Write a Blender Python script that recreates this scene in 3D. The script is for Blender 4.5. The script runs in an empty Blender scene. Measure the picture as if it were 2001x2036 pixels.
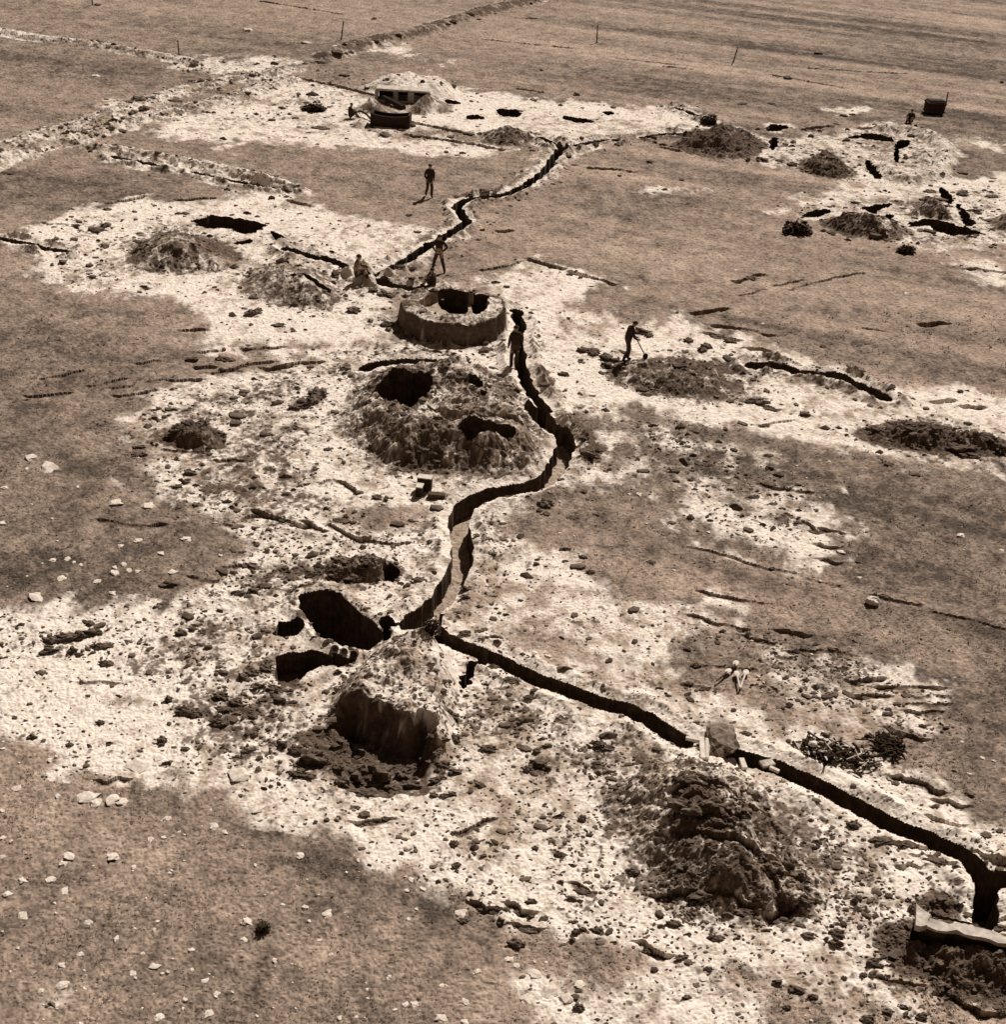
import bpy, bmesh, math, random
import numpy as np
from mathutils import Matrix, Vector, noise as mnoise

random.seed(7)
rng = np.random.default_rng(11)
scene = bpy.context.scene
COL = scene.collection

# ------------------------------------------------------------------ camera
CAM_H, PITCH, ROLL, FOC = 21.0, 29.3, 4.0, 2700.0      # metres, degrees, degrees, focal length in photo pixels (2001 wide)
CX0, CY0 = 1000.5, 1018.0
cam_m = Matrix.Translation((0, 0, CAM_H)) @ Matrix.Rotation(math.radians(90 - PITCH), 4, 'X') @ Matrix.Rotation(math.radians(ROLL), 4, 'Z')
cd = bpy.data.cameras.new("camera")
cd.sensor_fit = 'HORIZONTAL'
cd.sensor_width = 36.0
cd.lens = FOC / 2001 * 36.0
cd.clip_start = 0.5
cd.clip_end = 9000
cam = bpy.data.objects.new("camera", cd)
cam.matrix_world = cam_m
COL.objects.link(cam)
scene.camera = cam

# ------------------------------------------------------------------ sky, sun, exposure
SUN_EL, SUN_AZ = 47.0, 24.0          # sun stands beyond the scene, a little to the +x side
w = bpy.data.worlds.new("World")
scene.world = w
w.use_nodes = True
nt = w.node_tree
bg = nt.nodes["Background"]
sky = nt.nodes.new("ShaderNodeTexSky")
sky.sky_type = 'NISHITA'
sky.sun_disc = False
sky.sun_elevation = math.radians(SUN_EL)
sky.sun_rotation = math.radians(SUN_AZ)
bw = nt.nodes.new("ShaderNodeRGBToBW")
tint = nt.nodes.new("ShaderNodeMix")
tint.data_type = 'RGBA'
tint.blend_type = 'MULTIPLY'
tint.inputs[0].default_value = 1.0
tint.inputs[7].default_value = (0.70, 0.495, 0.36, 1)       # toned brown print: the whole light is warm
nt.links.new(sky.outputs[0], bw.inputs[0])
nt.links.new(bw.outputs[0], tint.inputs[6])
nt.links.new(tint.outputs[2], bg.inputs[0])
bg.inputs[1].default_value = 0.05
sd = bpy.data.lights.new("sun", 'SUN')
sd.energy = 4.9
sd.angle = math.radians(0.5)
sd.color = (1.0, 0.95, 0.895)
sun = bpy.data.objects.new("sun", sd)
sv = Vector((math.sin(math.radians(SUN_AZ)) * math.cos(math.radians(SUN_EL)),
             math.cos(math.radians(SUN_AZ)) * math.cos(math.radians(SUN_EL)), math.sin(math.radians(SUN_EL))))
sun.rotation_euler = sv.to_track_quat('Z', 'Y').to_euler()
sun.location = (0, 60, 60)
COL.objects.link(sun)
scene.view_settings.view_transform = 'Standard'
scene.view_settings.look = 'None'
scene.view_settings.gamma = 1
scene.view_settings.exposure = 0.04
scene.cycles.diffuse_bounces = 1

# ------------------------------------------------------------------ survey of the photograph: picture point -> point on the ground
TILES = {'S': (0, 0, 1.0), 'Z': (0, 0, 1904 / 2001.0),
         'A': (0, 0, 2.8), 'B': (660, 0, 2.8), 'C': (1320, 0, 2.796), 'D': (0, 400, 2.8), 'E': (660, 400, 2.8), 'F': (1320, 400, 2.796),
         'G': (0, 900, 2.8), 'H': (660, 900, 2.8), 'I': (1320, 900, 2.796), 'J': (0, 1400, 2.8), 'K': (660, 1400, 2.8), 'L': (1320, 1400, 2.796),
         'a': (560, 1140, 4.6125), 'b': (600, 680, 3.071), 'c': (1340, 1400, 3.967), 'd': (600, 140, 4.76), 'e': (1740, 1720, 6.13),
         'f': (660, 440, 6.347), 'g': (1320, 1260, 6.8)}
R3 = np.array(cam_m.to_3x3())


def px(t, x, y):
    ox, oy, s = TILES[t]
    return ox + x / s, oy + y / s


def P(t, x, y, z=0.0):
    sx, sy = px(t, x, y)
    r = R3 @ np.array([sx - CX0, -(sy - CY0), -FOC])
    k = (z - CAM_H) / r[2]
    return np.array([r[0] * k, r[1] * k])


def PL(t, pts, z=0.0):
    return np.array([P(t, x, y, z) for x, y in pts])


def slant(x, y):
    return np.sqrt(x * x + y * y + CAM_H ** 2)


def mpp(x, y):                    # metres per photo pixel at a ground point
    return slant(x, y) / FOC


# ------------------------------------------------------------------ noise
def _hash(ix, iy, seed):
    h = (ix.astype(np.int64) * 374761393 + iy.astype(np.int64) * 668265263 + seed * 974711) & 0xFFFFFFFF
    h = ((h ^ (h >> 13)) * 1274126177) & 0xFFFFFFFF
    h = h ^ (h >> 16)
    return (h & 0xFFFF).astype(np.float32) / 65535.0


def vn(x, y, seed=0):
    ix = np.floor(x)
    iy = np.floor(y)
    fx = (x - ix).astype(np.float32)
    fy = (y - iy).astype(np.float32)
    ix = ix.astype(np.int64)
    iy = iy.astype(np.int64)
    fx = fx * fx * (3 - 2 * fx)
    fy = fy * fy * (3 - 2 * fy)
    a = _hash(ix, iy, seed)
    b = _hash(ix + 1, iy, seed)
    c = _hash(ix, iy + 1, seed)
    d = _hash(ix + 1, iy + 1, seed)
    return (a + (b - a) * fx) * (1 - fy) + (c + (d - c) * fx) * fy - 0.5


def fbm(x, y, scale, octs, seed, gain=0.55):
    s = np.zeros(np.shape(x), np.float32)
    amp, tot = 1.0, 0.0
    c, sn = math.cos(0.6), math.sin(0.6)
    xx, yy = x * scale, y * scale
    for i in range(octs):
        s += amp * vn(xx, yy, seed + i)
        tot += amp
        amp *= gain
        xx, yy = (xx * c - yy * sn) * 2.03, (xx * sn + yy * c) * 2.03
    return s / tot


# ------------------------------------------------------------------ terrain grid (finer towards the near ground)
Yr = [-60, -30, -10, 2, 8, 11, 13, 14.3]
y = 15.0
while y < 182:
    Yr.append(y)
    y += 0.0285 + 0.00112 * (y - 15)
Yr += [186, 194, 206, 220, 226, 235, 250, 280, 340, 480, 800, 1600, 4000]
YR = np.array(Yr)
U = np.concatenate([[-30, -9, -4, -2.4, -1.7, -1.35, -1.2, -1.1, -1.04], np.linspace(-1, 1, 1101), [1.04, 1.1, 1.2, 1.35, 1.7, 2.4, 4, 9, 30]])
WF = lambda yy: 0.35 * np.maximum(yy, 0) + 5.46
NR, NC = len(YR), len(U)
X = (U[None, :] * WF(YR)[:, None]).astype(np.float64)
Y = np.repeat(YR[:, None], NC, 1).astype(np.float64)
DYr = np.gradient(YR)
CELL = (0.5 * (DYr[:, None] + (2.0 / 1100) * WF(YR)[:, None])) * np.ones((1, NC))
LAB = np.zeros((NR, NC), np.int16)
SNAP = np.zeros((NR, NC), bool)
SPM = np.zeros((NR, NC), np.float32)     # thrown-out pale spoil
SOIL_SHADE = np.zeros((NR, NC), np.float32)    # dark broken soil, and shade painted on steps and walls
TONE = np.zeros((NR, NC), np.float32)    # turf tone
STON = np.zeros((NR, NC), np.float32)    # how thickly clods lie
ROUGH = np.zeros((NR, NC), np.float32)
Z = np.zeros((NR, NC), np.float64)
LABELS = {}                                # id -> (name, label, category, group)
RS = np.zeros((NR, NC), bool)


def win(x0, x1, y0, y1):
    r0 = max(np.searchsorted(YR, y0) - 1, 0)
    r1 = min(np.searchsorted(YR, y1) + 1, NR)
    us = [x / WF(np.array(yy)) for x in (x0, x1) for yy in (y0, y1)]
    c0 = max(np.searchsorted(U, min(us)) - 1, 0)
    c1 = min(np.searchsorted(U, max(us)) + 1, NC)
    return r0, max(r1, r0 + 1), c0, max(c1, c0 + 1)


def seg_field(poly, margin, closed):
    """distance to a polyline on a window of the grid, with the nearest point"""
    p = np.asarray(poly)
    m = margin
    r0, r1, c0, c1 = win(p[:, 0].min() - m, p[:, 0].max() + m, p[:, 1].min() - m, p[:, 1].max() + m)
    D = np.full((r1 - r0, c1 - c0), 1e3)
    PX = np.zeros_like(D)
    PY = np.zeros_like(D)
    n = len(p)
    for i in range(n if closed else n - 1):
        a, b = p[i], p[(i + 1) % n]
        q0, q1, k0, k1 = win(min(a[0], b[0]) - m, max(a[0], b[0]) + m, min(a[1], b[1]) - m, max(a[1], b[1]) + m)
        q0, q1, k0, k1 = max(q0, r0), min(q1, r1), max(k0, c0), min(k1, c1)
        if q1 <= q0 or k1 <= k0:
            continue
        xx, yy = X[q0:q1, k0:k1], Y[q0:q1, k0:k1]
        d = b - a
        L = max(d @ d, 1e-9)
        t = np.clip(((xx - a[0]) * d[0] + (yy - a[1]) * d[1]) / L, 0, 1)
        cx, cy = a[0] + t * d[0], a[1] + t * d[1]
        dd = np.hypot(xx - cx, yy - cy)
        sl = (slice(q0 - r0, q1 - r0), slice(k0 - c0, k1 - c0))
        up = dd < D[sl]
        D[sl] = np.where(up, dd, D[sl])
        PX[sl] = np.where(up, cx, PX[sl])
        PY[sl] = np.where(up, cy, PY[sl])
    return (slice(r0, r1), slice(c0, c1)), D, PX, PY


def inside(poly, xx, yy):
    ins = np.zeros(np.shape(xx), bool)
    n = len(poly)
    for i in range(n):
        (x1, y1), (x2, y2) = poly[i], poly[(i + 1) % n]
        if y1 == y2:
            continue
        ins ^= ((y1 > yy) != (y2 > yy)) & (xx < (x2 - x1) * (yy - y1) / (y2 - y1) + x1)
    return ins


def refine(poly, step, jit, closed=False):
    out = []
    n = len(poly)
    for i in range(n if closed else n - 1):
        a, b = np.array(poly[i]), np.array(poly[(i + 1) % n])
        L = np.linalg.norm(b - a)
        k = max(1, int(L / step))
        nrm = np.array([-(b - a)[1], (b - a)[0]]) / max(L, 1e-6)
        for j in range(k):
            out.append(a + (b - a) * (j / k) + nrm * rng.normal(0, jit))
    if not closed:
        out.append(np.array(poly[-1]))
    return np.array(out)


def smooth_curve(p, it=2):
    p = np.asarray(p)
    for _ in range(it):
        q = [p[0]]
        for i in range(len(p) - 1):
            q += [p[i] * .75 + p[i + 1] * .25, p[i] * .25 + p[i + 1] * .75]
        q.append(p[-1])
        p = np.array(q)
    return p


def smooth_closed(p, it=1):
    p = np.asarray(p)
    for _ in range(it):
        q = []
        for i in range(len(p)):
            b = p[(i + 1) % len(p)]
            q += [p[i] * .75 + b * .25, p[i] * .25 + b * .75]
        p = np.array(q)
    return p


NEXT = {'mound': 1, 'bank': 100, 'pit': 200, 'trench': 300}
PARTS_OF = {}


def reg(cls, name, label, cat, group=None, parent=None):
    i = NEXT[cls]
    NEXT[cls] += 1
    LABELS[i] = (name, label, cat, group, parent)
    return i


def sstep(t):
    t = np.clip(t, 0, 1)
    return t * t * (3 - 2 * t)


def mound(lid, poly, h, D, rough=0.1, soil=0.5, stony=0.5, spoil=0.6, power=1.0):
    poly = smooth_closed(poly, 2)
    sl, d, _, _ = seg_field(poly, D + 0.6, True)
    ins = inside(poly, X[sl], Y[sl])
    prof = np.where(ins, sstep(d / D) ** (.75 * power), 0)
    wob = 1 + 0.8 * fbm(X[sl], Y[sl], 0.9, 3, lid * 7 + 1)
    Z[sl] = np.where(ins, np.maximum(Z[sl], h * prof * wob), Z[sl])
    edge = np.where(ins, 1, np.clip(1 - d / 0.5, 0, 1))
    ROUGH[sl] = np.maximum(ROUGH[sl], rough * edge * np.where(ins, np.clip(d / 0.4, 0.2, 1), 0.2))
    SOIL_SHADE[sl] = np.maximum(SOIL_SHADE[sl], soil * edge)
    STON[sl] = np.maximum(STON[sl], stony * edge)
    SPM[sl] = np.where(ins, spoil, SPM[sl])
    if lid:
        LAB[sl] = np.where(ins & (d > 0.05), np.maximum(LAB[sl], lid), LAB[sl])


def bank(lid, line, hw, h, rough=0.08, spoil=1.05, stony=0.6, soil=0.0):
    line = smooth_curve(line, 1)
    sl, d, _, _ = seg_field(line, hw + 0.8, False)
    dn = d + 0.5 * hw * fbm(X[sl], Y[sl], 0.7, 3, lid + 50)
    prof = sstep(1.15 - dn / hw)
    Z[sl] = np.where(prof > 0, np.maximum(Z[sl], h * prof), Z[sl])
    m = np.clip(1.6 - dn / hw, 0, 1)
    ROUGH[sl] = np.maximum(ROUGH[sl], rough * m)
    SPM[sl] = np.maximum(SPM[sl], spoil * m)
    STON[sl] = np.maximum(STON[sl], stony * m)
    SOIL_SHADE[sl] = np.maximum(SOIL_SHADE[sl], soil * m)
    if lid:
        LAB[sl] = np.where((prof > 0.03) & (d < hw + 0.5), np.maximum(LAB[sl], lid), LAB[sl])


def scarp(line, h=0.2, reach=0.8, spoil=0.0, groove=0.0):
    """turf cut away on the near side of a line: a small step in the ground"""
    line = refine(smooth_curve(line, 1), 0.35, 0.05)
    sl, d, cx, cy = seg_field(line, reach * 2.2, False)
    near = Y[sl] < cy
    endf = 1.0
    k = np.where(near & (d < reach * 2.2), np.exp(-(d / reach) ** 2), 0)
    k *= np.clip(.75 + 3.0 * fbm(X[sl], Y[sl], 1.1, 3, 55), 0, 1.2)
    Z[sl] -= h * k
    lift = np.where(~near & (d < 0.45), 1 - d / 0.45, 0)
    Z[sl] += 0.35 * h * np.clip(lift, 0, 1)
    if spoil:
        SPM[sl] = np.maximum(SPM[sl], spoil * k)
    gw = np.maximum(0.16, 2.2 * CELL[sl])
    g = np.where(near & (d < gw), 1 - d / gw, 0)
    SOIL_SHADE[sl] = np.maximum(SOIL_SHADE[sl], np.clip(2 * g, 0, 0.9))  # dark band along the step, its shade put into the colour


Z0 = None


def dig(lid, sl, sd_, ex, ey, depth=None, floor=None, rough=0.06):
    """sd_: distance inside the edge (positive inside); ex, ey: nearest point on the edge"""
    s = (np.abs(sd_) < 0.45 * CELL[sl]) & ~SNAP[sl]
    X[sl] = np.where(s, ex, X[sl])
    Y[sl] = np.where(s, ey, Y[sl])
    SNAP[sl] |= s
    ins = (sd_ > 0) & ~s
    fl = (Z0[sl] - depth) if floor is None else floor
    fl = fl + rough * fbm(X[sl], Y[sl], 3.0, 2, 91)
    Z[sl] = np.where(ins, np.minimum(Z[sl], fl), Z[sl])
    LAB[sl] = np.where(ins, np.maximum(LAB[sl], lid), LAB[sl])
    return ins


def trench(lid, line, w=0.28, depth=1.3, bank_h=0.2, spread=1.1, spoil=0.75, jit=0.03, stony=0.35, stony_w=1.6, clean=0.35):
    line = refine(smooth_curve(line, 2), 0.3, jit)
    sl, d, cx, cy = seg_field(line, max(w + spread, w + stony_w) + 0.2, False)
    dd = np.maximum(d, 1e-6)
    ex, ey = cx + (X[sl] - cx) / dd * w, cy + (Y[sl] - cy) / dd * w
    lip = np.clip(1 - np.abs(d - w - 0.3) / 0.3, 0, 1) * (d > w - 0.02)
    lip = np.clip(1 - np.abs(d - w - 0.36) / 0.36, 0, 1) * (d > w - .02)
    Z[sl] += np.where(d < 900, bank_h * lip * (0.9 + 3 * fbm(X[sl], Y[sl], 1.6, 3, 77)), 0) * (LAB[sl] < 200)
    SPM[sl] = np.maximum(SPM[sl], spoil * np.clip(1 - (d - w) / spread, 0, 1))
    STON[sl] = np.maximum(STON[sl], stony * np.clip(1.3 - (d - w) / stony_w, 0, 1))
    cl = np.clip((d - w - .1) / max(clean, .01), 0, 1) if clean else 1.0
    STON[sl] *= cl
    SOIL_SHADE[sl] *= cl
    if clean:
        SPM[sl] = np.maximum(SPM[sl], 1.3 * (1 - cl))
    dig(lid, sl, np.where(d < 900, w - d, -9), ex, ey, depth=depth)


def pit(lid, poly, depth=None, floor=None, jit=0.04, rim=0.0, smooth=1, spoil=0.75, spread=0.6, step=0.25):
    poly = refine(smooth_closed(poly, smooth), step, jit, True)
    sl, d, cx, cy = seg_field(poly, max(spread, 0.6) + 0.3, True)
    ins = inside(poly, X[sl], Y[sl])
    sd_ = np.where(ins, d, -d)
    Z[sl] += np.where(~ins, rim * np.clip(1 - np.abs(d - 0.2) / 0.25, 0, 1), 0) * (LAB[sl] < 200)
    SPM[sl] = np.where(~ins, np.maximum(SPM[sl], spoil * np.clip(1.2 - d / spread, 0, 1)), SPM[sl])
    dig(lid, sl, sd_, cx, cy, depth=depth, floor=floor)


# ------------------------------------------------------------------ ground masks, worked on every 6th vertex and spread to all
ri = np.unique(np.concatenate([np.arange(0, NR, 6), [NR - 1]]))
ci = np.unique(np.concatenate([np.arange(0, NC, 6), [NC - 1]]))
XC, YC = X[np.ix_(ri, ci)], Y[np.ix_(ri, ci)]


def spread_up(a):
    t = np.empty((len(ri), NC), np.float32)
    for k in range(len(ri)):
        t[k] = np.interp(np.arange(NC), ci, a[k])
    out = np.empty((NR, NC), np.float32)
    rr = np.interp(np.arange(NR), ri, np.arange(len(ri)))
    i0 = np.minimum(rr.astype(int), len(ri) - 2)
    f = (rr - i0)[:, None].astype(np.float32)
    return t[i0] * (1 - f) + t[i0 + 1] * f


def poly_mask(poly, soft_px):
    p = np.asarray(poly)
    D = np.full(XC.shape, 1e3)
    n = len(p)
    for i in range(n):
        a, b = p[i], p[(i + 1) % n]
        d = b - a
        L = max(d @ d, 1e-9)
        t = np.clip(((XC - a[0]) * d[0] + (YC - a[1]) * d[1]) / L, 0, 1)
        D = np.minimum(D, np.hypot(XC - a[0] - t * d[0], YC - a[1] - t * d[1]))
    s = np.where(inside(p, XC, YC), D, -D)
    soft = 3.0 * soft_px * mpp(XC, YC)
    return np.clip(0.5 + 0.5 * s / soft, 0, 1)


SPOIL = [   # (coverage, softness in photo pixels, outline on the full picture)
    (1.0, 10, [(545, 148), (600, 158), (690, 180), (650, 215), (620, 235), (560, 240), (420, 235), (300, 248), (330, 225), (420, 190), (500, 165)]),
    (.8, 12, [(330, 120), (400, 108), (520, 112), (575, 125), (540, 150), (480, 145), (400, 140)]),
    (.95, 12, [(690, 165), (780, 148), (900, 172), (1000, 185), (1180, 203), (1290, 205), (1330, 225), (1250, 250), (1120, 262), (1060, 265), (900, 255), (830, 240), (760, 245), (640, 250), (620, 225), (700, 215), (850, 210), (830, 185)]),
    (.9, 10, [(300, 245), (520, 240), (700, 245), (760, 262), (860, 265), (960, 280), (900, 300), (800, 287), (640, 277), (450, 262), (440, 287), (400, 262), (300, 258)]),
    (.6, 14, [(740, 85), (830, 110), (840, 125), (790, 128), (740, 105)]),
    (.95, 14, [(80, 430), (180, 385), (260, 375), (340, 385), (420, 375), (520, 350), (570, 365), (540, 385), (640, 400), (690, 410), (720, 500), (690, 530), (720, 560), (740, 600), (750, 650), (560, 660), (360, 655), (380, 620), (350, 580), (320, 568), (200, 560), (100, 553), (140, 525), (80, 515)]),
    (1.0, 14, [(600, 395), (700, 410), (840, 430), (840, 450), (720, 515), (640, 490), (560, 455)]),
    (.9, 18, [(360, 660), (560, 650), (750, 650), (1000, 640), (1030, 790), (1100, 820), (1140, 850), (1120, 930), (1000, 960), (900, 975), (860, 1000), (840, 1090), (790, 1180), (760, 1220), (560, 1200), (430, 1090), (440, 1000), (300, 960), (250, 900), (240, 780), (290, 740), (480, 700), (560, 680)]),
    (.95, 14, [(290, 740), (560, 680), (600, 730), (560, 800), (420, 800), (260, 850), (240, 790)]),
    (.95, 16, [(900, 530), (1000, 495), (1155, 535), (1050, 560), (1040, 610), (1110, 640), (1200, 620), (1260, 595), (1340, 615), (1420, 650), (1500, 685), (1600, 710), (1680, 760), (1820, 740), (1904, 780), (1904, 840), (1620, 820), (1600, 865), (1500, 840), (1400, 810), (1300, 790), (1200, 770), (1100, 780), (1030, 790), (1000, 700), (990, 640), (960, 580)]),
    (.55, 25, [(1150, 800), (1300, 800), (1340, 840), (1500, 860), (1540, 930), (1580, 1000), (1540, 1070), (1400, 1030), (1290, 990), (1230, 920), (1150, 870)]),
    (.8, 14, [(1300, 950), (1450, 970), (1570, 1010), (1570, 1065), (1440, 1040), (1310, 1000)]),
    (.85, 18, [(1610, 820), (1760, 770), (1904, 790), (1960, 930), (1780, 885), (1640, 865)]),
    (.9, 12, [(1660, 760), (1800, 730), (1960, 770), (1960, 800), (1760, 790)]),
    (.95, 18, [(890, 985), (940, 975), (960, 1050), (1110, 1060), (1140, 1120), (1300, 1150), (1400, 1195), (1300, 1205), (1220, 1240), (1130, 1245), (1050, 1205), (860, 1195), (830, 1185), (880, 1100)]),
    (.95, 8, [(1150, 1125), (1300, 1150), (1400, 1190), (1290, 1185), (1130, 1145)]),
    (.9, 16, [(830, 1200), (1000, 1240), (1290, 1370), (1420, 1400), (1500, 1440), (1700, 1550), (1850, 1620), (1960, 1670), (1960, 1590), (1700, 1450), (1600, 1400), (1480, 1350), (1430, 1310), (1300, 1300), (1180, 1265), (1050, 1230)]),
    (.62, 18, [(1290, 1190), (1480, 1215), (1620, 1235), (1780, 1300), (1790, 1380), (1640, 1400), (1480, 1340), (1420, 1260), (1310, 1250)]),
    (.8, 6, [(1335, 1120), (1430, 1145), (1425, 1165), (1325, 1135)]),
    (.95, 16, [(-60, 1160), (130, 1143), (280, 1152), (420, 1100), (560, 1110), (600, 1300), (560, 1480), (480, 1535), (420, 1505), (330, 1470), (260, 1460), (150, 1450), (60, 1430), (-60, 1380)]),
    (.97, 18, [(480, 1530), (560, 1300), (800, 1220), (900, 1250), (1290, 1400), (1340, 1450), (1480, 1480), (1700, 1580), (1880, 1680), (1840, 1700), (1700, 1800), (1760, 1880), (1800, 1960), (1720, 1960), (1560, 1850), (1400, 1815), (1250, 1780), (1150, 1760), (1000, 1735), (900, 1710), (850, 1690), (700, 1620), (620, 1560)]),
    (.75, 16, [(1000, 1850), (1100, 1860), (1250, 1830), (1300, 1860), (1420, 1900), (1450, 1960), (1040, 1960)]),
    (.85, 16, [(1480, 1800), (1640, 1830), (1700, 1960), (1580, 1960)]),
    (.92, 14, [(1270, 240), (1330, 275), (1460, 312), (1560, 330), (1620, 350), (1480, 400), (1600, 382), (1700, 385), (1800, 380), (1960, 370), (1960, 335), (1800, 330), (1780, 270), (1700, 235), (1640, 250), (1480, 265), (1400, 240), (1290, 225)]),
    (.85, 14, [(1480, 400), (1560, 385), (1620, 430), (1720, 460), (1830, 470), (1960, 465), (1960, 390), (1800, 385)]),
    (1.0, 14, [(1770, 340), (1960, 320), (1960, 390), (1840, 385)]),
    (.7, 10, [(1800, 490), (1960, 485), (1960, 545), (1850, 540)]),
    (.8, 8, [(1805, 262), (1850, 260), (1904, 275), (1890, 285), (1830, 275)]),
    (.7, 8, [(1570, 205), (1640, 205), (1640, 213), (1580, 213)]),
    (.8, 10, [(200, 190), (240, 180), (290, 190), (285, 215), (240, 215), (205, 208)]),
    (.8, 6, [(1215, 358), (1330, 358), (1330, 363), (1215, 363)]),
    (.9, 10, [(640, 930), (690, 915), (660, 985), (620, 985)]),
    (.7, 10, [(690, 990), (780, 990), (780, 1020), (700, 1020)]),
    (.6, 14, [(1040, 640), (1080, 560), (1160, 600), (1130, 650)]),
    (.7, 8, [(95, 1890), (130, 1880), (140, 1895), (100, 1900)]),
]
for cov, soft, poly in SPOIL:
    pass
spc = np.zeros(XC.shape, np.float32)
for cov, soft, poly in SPOIL:
    spc = np.maximum(spc, cov * poly_mask(PL('Z', poly), soft))
HOLES = [   # turf left standing inside the spoil
    (10, [(620, 985), (660, 955), (720, 945), (800, 965), (810, 1000), (740, 1010), (690, 1020), (640, 1000)]),
    (12, [(300, 960), (430, 985), (470, 1040), (430, 1085), (300, 1120), (280, 1040)]),
    (10, [(480, 1545), (620, 1580), (760, 1680), (720, 1700), (560, 1610)]),
]
for soft, poly in HOLES:
    spc *= 1 - poly_mask(PL('Z', poly), soft)
SPM = spread_up(spc)
TONES = [   # turf tone: negative = darker grass
    (-.5, 60, [(-60, 900), (330, 930), (460, 1040), (430, 1090), (280, 1150), (-60, 1150)]),
    (-.26, 60, [(-60, 560), (340, 570), (330, 700), (220, 800), (250, 900), (-60, 950)]),
    (-.5, 40, [(300, 1475), (560, 1560), (760, 1660), (960, 1760), (900, 1790), (640, 1690), (420, 1560), (280, 1510)]),
    (-.6, 25, [(500, 1560), (760, 1660), (900, 1725), (880, 1745), (700, 1690), (560, 1620)]),
    (-.25, 40, [(1560, 1220), (1960, 1200), (1960, 1500), (1780, 1400)]),
    (-.25, 20, [(1560, 1100), (1960, 1200), (1960, 1260), (1700, 1160)]),
    (-.42, 8, [(1350, 1075), (1480, 1105), (1680, 1145), (1860, 1180), (1960, 1210), (1960, 1235), (1800, 1190), (1600, 1145), (1450, 1115)]),
    (-.3, 10, [(1000, 965), (1150, 990), (1340, 1060), (1480, 1100), (1440, 1105), (1300, 1062), (1120, 1000)]),
    (-.3, 30, [(1260, 1210), (1330, 1240), (1300, 1290), (1180, 1260)]),
    (.2, 40, [(950, 985), (1200, 1010), (1500, 1100), (1500, 1140), (1300, 1140), (1120, 1060), (960, 1040)]),
    (.18, 60, [(900, 400), (1400, 420), (1500, 560), (1300, 600), (1050, 540), (850, 520)]),
    (-.18, 50, [(1200, 290), (1500, 330), (1500, 420), (1200, 420)]),
    (-.22, 30, [(400, 70), (640, 80), (600, 130), (380, 100)]),
    (-.22, 60, [(-60, 90), (330, 120), (190, 190), (-60, 270)]),
    (-.28, 40, [(-60, 320), (520, 330), (480, 370), (-60, 400)]),
    (-.22, 50, [(1650, 40), (1960, 90), (1960, 200), (1750, 170)]),
    (.12, 50, [(700, 0), (1200, 30), (1300, 150), (800, 140)]),
    (-.2, 40, [(1000, 1775), (1300, 1840), (1560, 1850), (1720, 1960), (1400, 1960)]),
    (-.18, 70, [(-60, 1800), (400, 1780), (700, 1960), (-60, 1960)]),
    (-.3, 14, [(190, 965), (300, 965), (330, 985), (270, 1000), (200, 990)]),
]
tnc = np.zeros(XC.shape, np.float32)
for v, soft, poly in TONES:
    tnc += v * poly_mask(PL('Z', poly), soft)
TONE = spread_up(tnc)
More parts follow.
